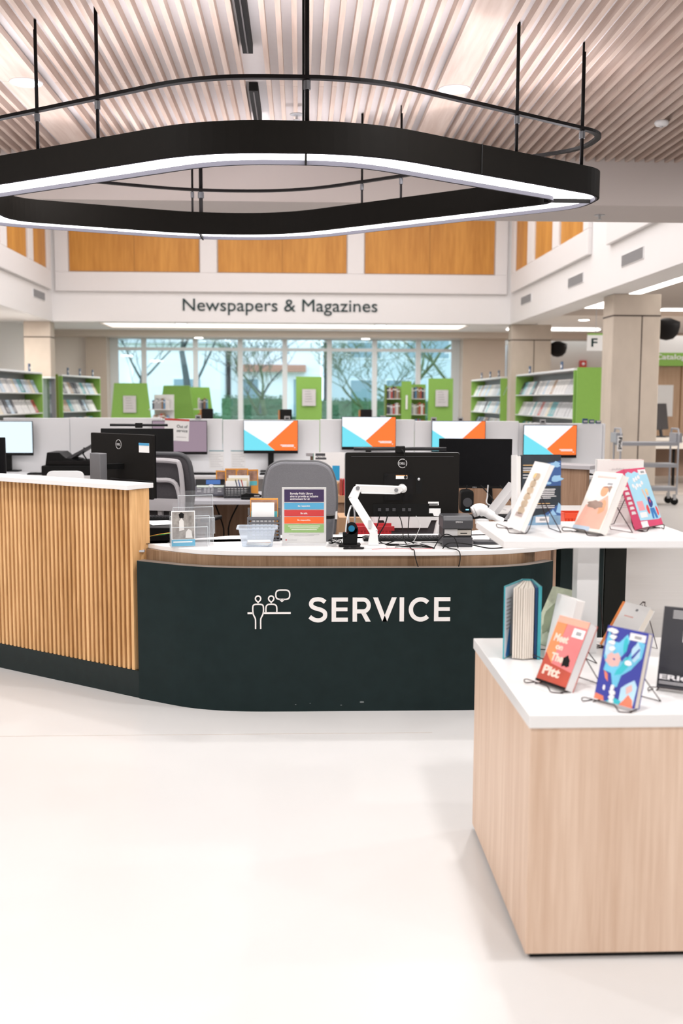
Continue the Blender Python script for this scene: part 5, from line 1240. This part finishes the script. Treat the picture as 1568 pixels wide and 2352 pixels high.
MB().box(-.032, -.012, -.045, -.025, .055, .075).build('microphone', BLACK, t, bevel=.003)
o = thing('cable_bundle', 'small tangle of dark cables beside the headset dock', 'cable', (.175, 5.16, ZC)); rnd = random.Random(3)
for k in range(6): MB().tube(cr([(rnd.uniform(-.035, .035), rnd.uniform(-.03, .03), .004+.006*k+rnd.uniform(0, .01)) for _ in range(6)], 5, True), .0022, 6, closed=True).build('cable_coil', BLACK if k % 3 else LGREY, o)
t = thing('phone_rest', 'flat black stand base in front of the headset dock', 'stand', (.27, 5.075, ZC)); t.name = 'pad'
MB().prism(roundpoly([(-.06, -.02), (.04, -.02), (.05, .025), (-.04, .025)], .01, 4), 0, .007).build('pad_body', BLACKM, t); MB().box(-.03, -.02, -.01, 0, .007, .009).build('pad_button', DGREY, t)
keyboard((.55, 5.40, ZC), .0, 'black keyboard lying under the centre monitor', .44, .12)
# receipt printer
t = thing('receipt_printer', 'dark grey receipt printer on the counter right of the centre monitor', 'printer', (.785, 5.20, ZC))
PG = M('printer_grey', (.055, .055, .06), .4)
MB().box(-.075, .075, -.075, .09, 0, .048).build('printer_base', PG, t, bevel=.004); MB().box(-.072, .072, -.062, .09, .048, .092).build('printer_middle', M('printer_dark', (.03, .03, .032), .45), t, bevel=.003)
MB().prism([(-.080, .092), (.09, .092), (.09, .140), (.06, .155), (-.055, .155), (-.080, .135)], -.075, .075, 'x').build('printer_lid', PG, t, bevel=.005)
text('EPSON', 'printer_lettering', LGREY, t, -.012, .022, .122, .130, -.0805, .001, .02)
MB().box(-.065, .0, -.064, -.062, .056, .088).build('plain_label', LGREY, t); b2 = MB().box(.0, .068, -.0645, -.062, .058, .084).build('asset_label', M('label_tan', (.50, .47, .42), .5), t); MB().box(.014, .048, -.065, -.0645, .066, .071).build('label_code', BLACK, b2)
mouse((1.06, 5.32, ZC), 1.35, 'black mouse at the right end of the counter', M('mouse_grey', (.045, .045, .05), .45))
t = thing('card_reader', 'flat dark card reader beside the receipt printer', 'card reader', (.955, 5.26, ZC)); MB().prism(roundpoly([(-.075, -.04), (.06, -.045), (.075, .03), (-.07, .04)], .02, 5), 0, .016).build('reader_body', M('mouse_grey', (.045, .045, .05), .45), t, bevel=.004)
MB().tube([(.02, 0, .016), (.02, 0, .07)], .006).build('reader_post', SILV, t)
# cables over the counter
def cable(pts, r, lab, mat=BLACK, grp=None): 
    o = MB().tube(cr(pts, 7), r, 7).build('cable', mat, smooth=True); return tag(o, lab, 'cable', grp)
ztop = ZC+.004
cable([(.50, 5.345, .93), (.52, 5.30, .88), (.525, 5.2, .80), (.545, 5.05, ztop), (.553, 4.988, ztop), (.557, 4.972, .745), (.575, 4.955, .69), (.61, 4.95, .655), (.67, 4.945, .635), (.73, 4.95, .66), (.765, 4.96, .70), (.775, 4.975, .75), (.765, 4.99, ztop), (.73, 5.08, ztop), (.70, 5.18, ztop+.01), (.62, 5.26, ztop)], .0025, 'long black cable looping down over the front edge of the counter')
cable([(.415, 5.345, .925), (.40, 5.33, .86), (.37, 5.30, .80), (.40, 5.24, ztop), (.5, 5.20, ztop)], .0028, 'black cable from the left port of the centre monitor')
cable([(.455, 5.34, .925), (.44, 5.32, .87), (.40, 5.27, .80), (.44, 5.18, ztop), (.56, 5.16, ztop+.004), (.64, 5.10, ztop)], .0032, 'thick black cable from the second port of the centre monitor')
cable([(.565, 5.345, .92), (.56, 5.33, .86), (.555, 5.30, .82), (.56, 5.24, .79), (.58, 5.2, ztop)], .0025, 'thin dark cable with plug below the centre monitor')
cable([(.60, 5.345, .905), (.62, 5.33, .86), (.60, 5.28, .82), (.57, 5.2, .79), (.52, 5.16, ztop)], .0018, 'thin grey cable below the right ports of the centre monitor', LGREY)
cable([(.42, 5.17, ztop), (.5, 5.20, ztop+.02), (.6, 5.14, ztop+.01), (.66, 5.06, ztop), (.62, 5.10, ztop), (.5, 5.12, ztop)], .0026, 'black cable tangled on the counter in front of the keyboard')
cable([(.40, 5.14, ztop), (.48, 5.10, ztop+.004), (.56, 5.13, ztop+.01), (.65, 5.16, ztop+.012), (.70, 5.20, ztop)], .0018, 'white thin cable tangled on the counter', WPL)
cable([(.47, 5.10, ztop), (.53, 5.08, ztop+.008), (.60, 5.08, ztop+.01), (.55, 5.12, ztop+.006), (.48, 5.14, ztop)], .0022, 'short curled black cable near the arm base')
cable([(.66, 5.07, ztop), (.69, 5.10, ztop+.04), (.72, 5.09, ztop+.065), (.76, 5.08, ztop+.05), (.775, 5.06, ztop+.01), (.78, 5.08, ztop)], .0025, 'black cable arching in front of the receipt printer')
cable([(.70, 5.05, ztop), (.73, 5.04, ztop+.028), (.82, 5.05, ztop+.022), (.93, 5.06, ztop), (1.02, 5.10, ztop), (1.06, 5.16, ztop+.01)], .003, 'black cable running right along the counter edge')
cable([(.35, 5.02, ztop), (.45, 5.06, ztop), (.55, 5.04, ztop), (.65, 5.06, ztop)], .0012, 'fine red cable on the counter near the arm base', REDP)

# ================================================================ DISPLAY TABLE (front right)
TX0, TX1, TY0, TY1, TZ = .603, 1.262, 2.645, 3.53, .68
t = thing('display_table', 'white topped light oak book display table with a raised white shelf', 'display table', ((TX0+TX1)/2, (TY0+TY1)/2, 0))
hx, hy = (TX1-TX0)/2, (TY1-TY0)/2
MB().box(-hx+.004, hx-.004, -hy+.006, hy-.006, .016, TZ-.036).build('cabinet_body', TABW, t, bevel=.0015)
MB().box(-hx+.02, hx-.02, -hy+.02, hy-.02, 0, .016).build('plinth', BLACK, t)
MB().box(-hx-.002, hx+.002, -hy-.002, hy+.002, TZ-.036, TZ).build('tabletop', WHITE, t, bevel=.002)
MB().box(-.035, .035, .25-.03, .25+.03, TZ, 1.048).build('post', WHITE, t, bevel=.001); MB().lathe([(.004, 0), (.004, .002)], 12, T=Matrix.Translation((.0, .22, 1.035)) @ Matrix.Rotation(PI/2, 4, 'X')).build('screw_cap', LGREY, t)
MB().box(.628-.9325, 1.262-.9325, 3.17-3.0875, 3.68-3.0875, 1.046, 1.07).build('raised_shelf', WHITE, t, bevel=.002)

def fx(pts, w_, h): return [(p[0]*w_, p[1]*h) for p in pts]
def book(lab, loc, rz, lean, w_, h, th, cover, art=(), spine=None, pages=PAGES, back=None, hard=0, lean_y=0, name='book'):
    """front cover looks toward local -y, spine on the left edge, pages show on the right edge"""
    t = thing(name, lab, 'book', loc, rz, rx=-math.radians(lean))
    if lean_y: t.rotation_euler.y = lean_y
    c = .0012 if not hard else .003; g = .002 if not hard else .004
    cv = MB().box(0, w_, 0, c, 0, h).build('front_cover', cover, t)
    MB().box(0, w_, th-c, th, 0, h).build('back_cover', back or cover, t); MB().box(0, c, 0, th, 0, h).build('spine', spine or cover, t)
    MB().box(c, w_-g, c, th-c, g, h-g).build('pages', pages, t)
    for a in art:
        nm, mat, pts = a[:3]; lv = a[3] if len(a) > 3 else 1
        MB().prism(fx(pts, w_, h), -(.0002+.00025*lv), 0, 'y').build(nm, mat, cv)
    return t, cv
def easel(lab, loc, rz, lean, w_=.09, d=.14, h=.13, lip=.035, x0=.01):
    """dark bent-wire book easel; x runs along the book's lower edge, legs reach back to +y"""
    t = thing('wire_easel', lab, 'easel', loc, rz); k = math.tan(math.radians(lean)); r = .0016; x1 = x0+w_; xm = (x0+x1)/2; z0 = r
    MB().tube([(x0-.012, .012, z0)]+cr([(x0-.016, -.004, z0), (x0-.018, -.022, z0+.002), (x0-.016, -.027, .013), (x0-.004, -.027, .017)], 4)+[(x1-.030, -.026, .018)]+cr([(x1-.024, -.026, .014), (x1-.018, -.022, z0+.001), (x1-.004, -.012, z0), (x1+.008, 0, z0)], 4), r, 6).build('front_lip', WIRE, t, smooth=True)
    ap = (xm, k*h+.032, h)
    MB().tube([(x0, 0, z0)]+cr([(x0, .030, z0), (x0+.004, .034+k*h*.2, h*.22), (xm-.010, ap[1]-.004, h*.95), (xm, ap[1], h), (xm+.010, ap[1]-.004, h*.95), (x1-.004, .034+k*h*.2, h*.22), (x1, .030, z0)], 5)+[(x1, 0, z0)], r, 6).build('support_loop', WIRE, t, smooth=True)
    MB().tube([(xm-.008, ap[1]+.003, h*.94), (x0+.008, d, z0), (x1-.008, d, z0), (xm+.008, ap[1]+.003, h*.94)], r, 6).build('rear_leg', WIRE, t)
    return t
def rect(x0, x1, z0, z1): return [(x0, z0), (x1, z0), (x1, z1), (x0, z1)]
def blob(cx, cz, rx, rz_, n=14, seed=0, j=.25):
    r = random.Random(seed); return [(cx+rx*math.cos(2*PI*i/n)*(1+r.uniform(-j, j)), cz+rz_*math.sin(2*PI*i/n)*(1+r.uniform(-j, j))) for i in range(n)]
def txt(s_, cv, w_, h, mat, x0, x1, z0, z1, off=.01, vert=False, e=.0007, nm='title_lettering'):
    if vert:
        T = Matrix.Translation((x1*w_, 0, z0*h)) @ Matrix.Rotation(-PI/2, 4, 'Y')
        return text(s_, nm, mat, cv, 0, (z1-z0)*h, 0, (x1-x0)*w_, 0, e, off, T=T)
    return text(s_, nm, mat, cv, x0*w_, x1*w_, z0*h, z1*h, 0, e, off)
INKW = M('ink_white', (.82, .80, .80), .5); BARC = M('barcode_grey', (.35, .35, .36), .6)
def sticker(cv_art, x0, x1, z0, z1):
    return [('sticker', INKW, rect(x0, x1, z0, z1), 3), ('barcode', BARC, rect(x0+(x1-x0)*.3, x1-(x1-x0)*.25, z0+(z1-z0)*.3, z1-(z1-z0)*.3), 4)]
def C_(n, c, v=.1, s=14): return M('cover_'+n, c, .4, var=v, scale=s)

# --- lower table
R_ = math.radians
# blue abstract book
w_, h = .132, .203
c1, c2, c3, c4, c5, c6 = C_('ultramarine', (.05, .06, .33)), C_('sky', (.16, .52, .72), .3), C_('turquoise', (.05, .48, .55), .25), C_('blush', (.72, .45, .42), .15), C_('coral', (.80, .22, .13), .2), C_('pale_blue', (.45, .66, .80), .25)
art = [('paint_sky', c2, [(.05, .58), (.12, .50), (.10, .40), (.30, .38), (.40, .20), (.50, .22), (.55, .38), (.75, .48), (.95, .66), (.97, .85), (.80, .88), (.62, .62), (.52, .66), (.60, .86), (.52, .93), (.36, .80), (.20, .80), (.06, .95), (.04, .80)], 1),
       ('paint_turquoise', c3, [(.38, .36), (.55, .40), (.68, .52), (.60, .58), (.70, .66), (.58, .62), (.50, .50), (.42, .44)], 2), ('paint_pale', c6, blob(.80, .72, .10, .12, 12, 3), 2), ('paint_pale', c6, blob(.15, .68, .10, .12, 12, 5), 2),
       ('paint_blush', c4, blob(.30, .56, .19, .10, 16, 1), 3), ('paint_turquoise', c3, blob(.52, .78, .06, .12, 12, 8), 2), ('paint_coral', c5, [(.18, .30), (.26, .26), (.22, .36), (.12, .40)], 2),
       ('paint_pale', c6, [(.60, .03), (.95, .03), (.97, .28), (.88, .36), (.70, .28), (.60, .22)], 2), ('paint_coral', c5, [(.62, .0), (.95, .0), (.92, .10), (.80, .16), (.72, .08)], 3), ('paint_turquoise', c3, [(.30, .0), (.62, .0), (.66, .05), (.45, .08)], 3), ('paint_blush', c4, [(.75, .15), (.88, .22), (.84, .30), (.72, .24)], 3), ('paint_coral', c5, [(0, 0), (.25, 0), (.22, .06), (.02, .08)], 2),
       ('eye', INKW, blob(.66, .56, .085, .035, 12, 2, .05), 4), ('eye_dot', c1, blob(.31, .57, .025, .012, 8, 2), 5), ('streak', INKW, blob(.20, .17, .03, .04, 8, 4), 4), ('dark_stroke', c1, [(.45, .60), (.72, .84), (.75, .82), (.50, .56)], 4), ('dark_stroke', c1, [(.70, .64), (.86, .78), (.88, .76), (.74, .62)], 4)]+sticker(0, .58, .96, .865, .96)
b_, cv = book('blue book with abstract painted cover, nearest on the wire easel', (.803, 2.757, .692), R_(-54), 15, w_, h, .022, c1, art, pages=CREAM)
mb = MB()
for k, (x, z, a, b2) in enumerate(((.17, .94, .12, .035), (.20, .86, .10, .03), (.20, .78, .085, .03), (.22, .70, .075, .03), (.40, .19, .045, .05), (.42, .13, .075, .03), (.42, .07, .075, .03), (.43, .02, .06, .02))): mb.prism(fx(blob(x, z, a, b2, 9, 30+k, .3), w_, h), -(.0022+.0001*k), 0, 'y')
mb.build('white_letters', INKW, cv)
easel('wire easel holding the blue abstract book', (.795, 2.765, .68), R_(-54), 15, .12, .15, .13)
# red book
w_, h = .125, .203; k1, k2_, k3 = C_('brick_red', (.45, .07, .04), .3), C_('orange_fade', (.80, .26, .10), .2), C_('pink_fade', (.75, .20, .20), .2)
art = [('orange_field', k2_, [(0, .45), (.3, .3), (.35, .95), (0, .95)], 1), ('pink_field', k3, [(.30, .30), (1, .25), (1, .90), (.33, .95)], 1), ('peach_top', C_('peach', (.80, .38, .28)), rect(0, 1, .90, 1), 2), ('dark_bird', BLACKM, blob(.72, .38, .14, .08, 12, 4, .4), 3), ('dark_foot', BLACKM, rect(0, 1, 0, .035), 2)]+sticker(0, .60, .97, .74, .87)
b_, cv = book('red and orange paperback on an easel left of the blue book', (.684, 2.945, .692), R_(-62), 26, w_, h, .034, k1, art, spine=k2_, pages=M('pages_bright', (.80, .78, .76), .85, var=.03))
for s_, a0, a1, z0_, z1_ in (('Meet', .10, .56, .62, .74), ('Me', .22, .50, .50, .60), ('in', .25, .48, .51, .575), ('The', .22, .62, .34, .46), ('Pub', .12, .68, .12, .26)):
    if s_ in ('Meet', 'The', 'Pub', 'in'): txt({'Meet': 'Meet', 'in': 'on', 'The': 'The', 'Pub': 'Pitt'}[s_], cv, w_, h, M('letter_peach', (.85, .62, .52), .5), a0, a1, z0_, z1_, .04, e=.0012)
easel('wire easel holding the red and orange paperback', (.679, 2.953, .68), R_(-62), 26, .11, .16, .13)
b_, cv = book('white paperback leaning behind the red and orange one', (.775, 3.225, .692), R_(-75), 12, .12, .205, .03, WHITE, [], pages=PAGES)
easel('wire easel under the white paperback behind the red one', (.768, 3.232, .68), R_(-75), 12, .10, .14, .12)
# black thriller
w_, h = .15, .232
art = [('grey_stripe', DGREY, rect(0, 1, .0, .02), 1)]
BC = C_('charcoal', (.035, .035, .04), .2)
b_, cv = book('black book with large white lettering at the right frame edge', (1.012, 2.862, .692), R_(-32), 17, w_, h, .03, BC, art)
txt('Li', cv, w_, h, INKW, .40, .66, .58, .72, .02); txt('ERIC RI', cv, w_, h, INKW, .04, .94, .105, .165, .03)
mb = MB()
for k in range(5): mb.prism(fx(rect(.18, .85-.05*(k % 2), .86+.022*k, .87+.022*k), w_, h), -(.0008), 0, 'y')
for k in range(2): mb.prism(fx(rect(.04, .9, .05+.02*k, .06+.02*k), w_, h), -(.0008), 0, 'y')
mb.build('blurb_lines', LGREY, cv)
easel('wire easel holding the black book', (1.005, 2.87, .68), R_(-32), 17, .12, .15, .13)
# orange spined white book behind
w_, h = .128, .168; OS = C_('orange_spine', (.85, .25, .04))
b_, cv = book('white book with an orange spine on a wire easel at the back of the table', (1.0, 3.385, .692), R_(-65), 35, w_, h, .024, WHITE, [('red_print', C_('faint_red', (.75, .50, .46)), rect(.3, .62, .70, .73), 2), ('black_dot', MGREY, blob(.62, .88, .05, .03, 8, 1, .1), 2), ('orange_edge', OS, rect(0, .09, 0, 1), 2)], spine=OS, pages=CREAM)
easel('wire easel holding the orange spined white book', (.994, 3.393, .68), R_(-65), 35, .11, .16, .15)
easel('tall empty wire easel beside the raised shelf post', (.93, 3.435, .68), R_(-35), 6, .08, .07, .185)
# open teal hardback standing
t = thing('book', 'teal hardback standing half open at the back left of the table', 'book', (.645, 3.235, .681), R_(-4))
TE = C_('teal_cloth', (.06, .38, .44), .12); hb = .235
MB().prism([(0, 0), (.004, -.001), (.079, .134), (.075, .136)], 0, hb).build('front_cover', TE, t)
ep = MB().prism([(.0045, .0005), (.006, .0005), (.080, .133), (.0795, .134)], .004, hb-.004).build('endpaper', M('endpaper_pale', (.60, .66, .72), .6, var=.1), t)
MB().add([(.012, .009, .005), (.028, .038, .005), (.028, .038, .12), (.010, .0065, .01)], [(0, 1, 2, 3)]).build('blue_endpaper', C_('royal_blue', (.02, .16, .42)), ep)
mb = MB()
for k in range(9):
    xa = .030+.0074*k; xb = .078+.003*k
    mb.prism([(xa, -.012+.003*abs(k-4)), (xa+.0062, -.012+.003*abs(k-4)), (xb+.0028, .132), (xb, .132)], .003, hb-.006+.002*(k % 2))
mb.build('pages', CREAM, t)
MB().prism([(.099, .002), (.107, .0), (.106, .133), (.104, .133)], .004, hb-.004).build('dark_endpaper', C_('navy_paper', (.01, .05, .14)), t); MB().prism([(.1085, -.004), (.119, -.002), (.111, .136), (.107, .135)], 0, hb).build('back_cover', TE, t)
MB().prism([(.075, .136), (.111, .136), (.111, .140), (.075, .140)], 0, hb).build('spine', TE, t)
lf = MB()
for k in range(9):
    z = .19-.012*k; lf.add([(.010, .0055, z), (.030-.002*(k % 3), .0415-.0036*(k % 3), z), (.030-.002*(k % 3), .0415-.0036*(k % 3), z+.003), (.010, .0055, z+.003)], [(0, 1, 2, 3)])
lf.build('printed_lines', MGREY, ep)
b_, cv = book('pale green patterned paperback leaning behind the teal hardback', (.775, 3.44, .692), R_(-62), 29, .11, .205, .014, C_('sage_pattern', (.50, .54, .40), .5, 30), [('pattern_blot', C_('moss', (.22, .26, .16), .4), blob(.5, .45, .3, .25, 14, 6, .4), 1)], pages=CREAM)
easel('wire easel holding the pale green patterned paperback', (.768, 3.448, .68), R_(-62), 29, .09, .08, .15)
# --- raised shelf
ZS = 1.07
w_, h = .152, .236
TN = C_('croissant_tan', (.50, .38, .26), .45, 20)
art = [('picture_frame', C_('picture_ivory', (.74, .71, .68), .1), rect(.24, .80, .16, .84), 1)]
for k in range(6): art.append(('painted_twist', TN, blob(.52+.02*(k % 2), .28+.10*k, .20, .06, 12, k, .2), 2))
art += [('orange_patch', C_('marigold', (.80, .5, .2), .2), blob(.42, .80, .08, .035, 8, 3), 3), ('brown_caption', C_('taupe', (.42, .33, .31), .2), rect(.28, .74, .18, .24), 2)]
b_, cv = book('white book with a tan painted picture leaning on an easel at the shelf left end', (.692, 3.462, 1.082), R_(-84), 24, w_, h, .016, WHITE, art)
easel('wire easel holding the white book with the tan picture', (.690, 3.474, ZS), R_(-84), 24, .13, .15, .13)
# dark blue upright book, back cover facing us
w_, h = .145, .243
NB, SK, BL2 = C_('midnight', (.035, .045, .055), .3), C_('cloud_blue', (.30, .52, .72), .2), C_('deep_blue', (.05, .11, .28), .3)
art = [('deep_blue_sky', BL2, [(.42, .86), (1, .92), (1, .56), (.20, .56), (.3, .75)], 1), ('cloud', SK, blob(.86, .86, .12, .045, 12, 1, .3), 2), ('cloud', SK, blob(.90, .66, .14, .05, 12, 2, .3), 2), ('cloud', SK, blob(.65, .60, .12, .02, 10, 3, .2), 2), ('deep_blue_sky', BL2, [(.55, .14), (.95, .30), (1, .30), (1, .08), (.3, .08)], 1), ('mountain', SK, [(.68, .14), (.80, .22), (.90, .14)], 2), ('mountain', SK, [(.88, .18), (.94, .32), (1, .28), (1, .16)], 2), ('sea', C_('sea_blue', (.22, .36, .50), .4, 30), [(0, 0), (1, 0), (1, .13), (.5, .15), (0, .10)], 2)]+sticker(0, .36, .70, .035, .12)
GO = C_('gold_text', (.70, .45, .20))
for a, b2, c_, mt in ((.04, .40, .85, GO), (.04, .45, .81, INKW), (.04, .30, .78, INKW), (.04, .28, .755, GO), (.04, .3, .71, INKW), (.45, .72, .712, INKW), (.04, .28, .67, INKW), (.3, .86, .505, INKW), (.3, .84, .48, INKW), (.3, .84, .455, INKW), (.3, .83, .43, INKW), (.3, .88, .405, INKW), (.3, .74, .38, INKW), (.2, .72, .302, GO), (.2, .84, .268, INKW), (.2, .84, .242, INKW)): art.append(('blurb_line', mt, rect(a, b2, c_, c_+.011), 4))
t, cv = book('dark blue hardback standing upright with a blurb on its cover', (.765, 3.56, ZS), R_(9), 3, w_, h, .012, NB, art, spine=NB, hard=1)
t2 = MB().box(-.016, -.004, -.004, .04, .002, h-.004).build('page_block', PAGES, t); MB().box(-.020, -.016, -.006, .045, 0, h).build('open_cover', WHITE, t); MB().box(-.004, .0, -.002, .04, .0, h-.01).build('dark_flap', BLACKM, t)
# pink figure book
w_, h = .14, .207
PK, GY = C_('salmon', (.76, .42, .33), .15), C_('umber', (.32, .22, .18), .3)
art = [('salmon_field', PK, [(.02, .05), (.95, .05), (.98, .38), (.80, .62), (.55, .50), (.15, .42)], 1), ('blue_foot', C_('dusty_blue', (.45, .55, .66)), rect(0, .6, 0, .07), 2), ('figure_head', C_('orange_skin', (.80, .36, .20), .15), blob(.62, .68, .13, .09, 14, 1, .1), 3), ('figure_hair', GY, [(.52, .74), (.82, .78), (.80, .66), (.70, .74), (.60, .76)], 4), ('figure_arm', GY, blob(.45, .44, .28, .07, 16, 5, .25), 3), ('figure_arm', C_('orange_skin', (.80, .36, .20), .15), blob(.74, .42, .12, .12, 12, 7, .2), 2), ('red_title', C_('faint_red', (.75, .50, .46)), rect(.18, .85, .90, .93), 2)]+sticker(0, .50, .92, .76, .85)
b_, cv = book('cream and salmon paperback with a painted figure on the raised shelf', (.896, 3.382, 1.082), R_(-64), 26, w_*.93, h, .03, C_('ivory', (.78, .73, .68)), art)
easel('wire easel holding the salmon figure paperback', (.890, 3.390, ZS), R_(-64), 26, .12, .16, .13)
# ...published upright white book
w_, h = .172, .232
t, cv = book('white upright book with faint print behind the salmon figure book', (1.04, 3.62, ZS), R_(1), 0, w_*.97, h*.97, .02, C_('paper_white_cover', (.76, .74, .71), .02), [('red_top', C_('faint_red', (.75, .50, .46)), rect(.3, 1, .992, 1), 1)], spine=WHITE)
txt('...published', cv, w_, h, M('ink_light_grey', (.50, .49, .48), .6), .25, .68, .80, .845, .0); txt('...plain', cv, w_, h, M('ink_light_grey', (.50, .49, .48), .6), .42, .62, .44, .47, .0) if False else None
mb = MB()
for k, z in enumerate((.76, .735, .71, .685, .42, .39, .33, .30, .27, .24)): mb.prism(fx(rect(.10, .85-.04*(k % 3), z, z+.006), w_, h), -(.0006), 0, 'y')
mb.build('printed_lines', M('ink_light_grey', (.50, .49, .48), .6), cv)
# comic: pink spine, sky blue cover
w_, h = .145, .205
CP, CB = C_('raspberry', (.66, .08, .17), .2), C_('baby_blue', (.40, .68, .82), .1)
CN, CR_, CS = C_('comic_navy', (.05, .06, .25), .2), C_('comic_red', (.75, .08, .08), .2), C_('comic_skin', (.82, .50, .36), .1)
art = [('sky_field', CB, [(.0, .12), (.85, .10), (1, .12), (1, .90), (.8, .94), (.55, .92), (.45, .95), (.3, .92), (.15, .95), (0, .92)], 1), ('raspberry_patch', C_('rose', (.80, .35, .38)), rect(.10, .38, .28, .44), 2), ('figure_torso', CN, blob(.72, .40, .10, .10, 12, 2, .2), 3), ('figure_legs', C_('comic_blue', (.05, .2, .5)), [(.62, .30), (.82, .30), (.86, .12), (.76, .12), (.72, .24), (.68, .12), (.60, .12)], 3), ('figure_head', CS, blob(.72, .56, .05, .05, 12, 3, .05), 3), ('figure_hair', C_('comic_blond', (.82, .6, .3)), blob(.72, .60, .06, .035, 12, 4, .1), 4), ('figure_arm', CS, [(.50, .62), (.55, .64), (.64, .46), (.60, .42)], 3), ('figure_side', CR_, blob(.52, .28, .06, .08, 10, 5, .2), 3), ('figure_side', CR_, blob(.92, .24, .05, .08, 10, 6, .2), 3), ('figure_chest', CR_, blob(.72, .42, .03, .03, 8, 7, .1), 5), ('white_patch', INKW, rect(.0, .30, .0, .10), 3)]+sticker(0, .62, .98, .88, .97)+[('sticker', INKW, rect(.08, .40, .16, .25), 4)]
b_, cv = book('sky blue and raspberry comic paperback on the raised shelf right end', (1.135, 3.395, 1.082), R_(44), 22, w_, h, .03, CP, art, spine=CP)
txt('Heroes', cv, w_, h, INKW, .12, .72, .62, .76, .05, e=.0014) if False else None
mb = MB()
for k, (x, z) in enumerate(((.18, .70), (.28, .66), (.38, .71), (.50, .70), (.62, .74), (.30, .80), (.42, .82), (.55, .84))): mb.prism(fx(blob(x, z, .05, .035, 9, 20+k, .3), w_, h), -(.0013), 0, 'y')
mb.build('white_lettering', INKW, cv)
mb = MB()
for k in range(7): mb.prism([(.006, .05+.017*k), (.022, .052+.017*k), (.020, .062+.017*k), (.008, .060+.017*k)], -.0008, .0, 'x')
o = mb.build('spine_lettering', INKW, b_)
e_ = easel('wire easel holding the sky blue comic paperback', (1.130, 3.388, ZS), R_(44), 22, .12, .17, .14)
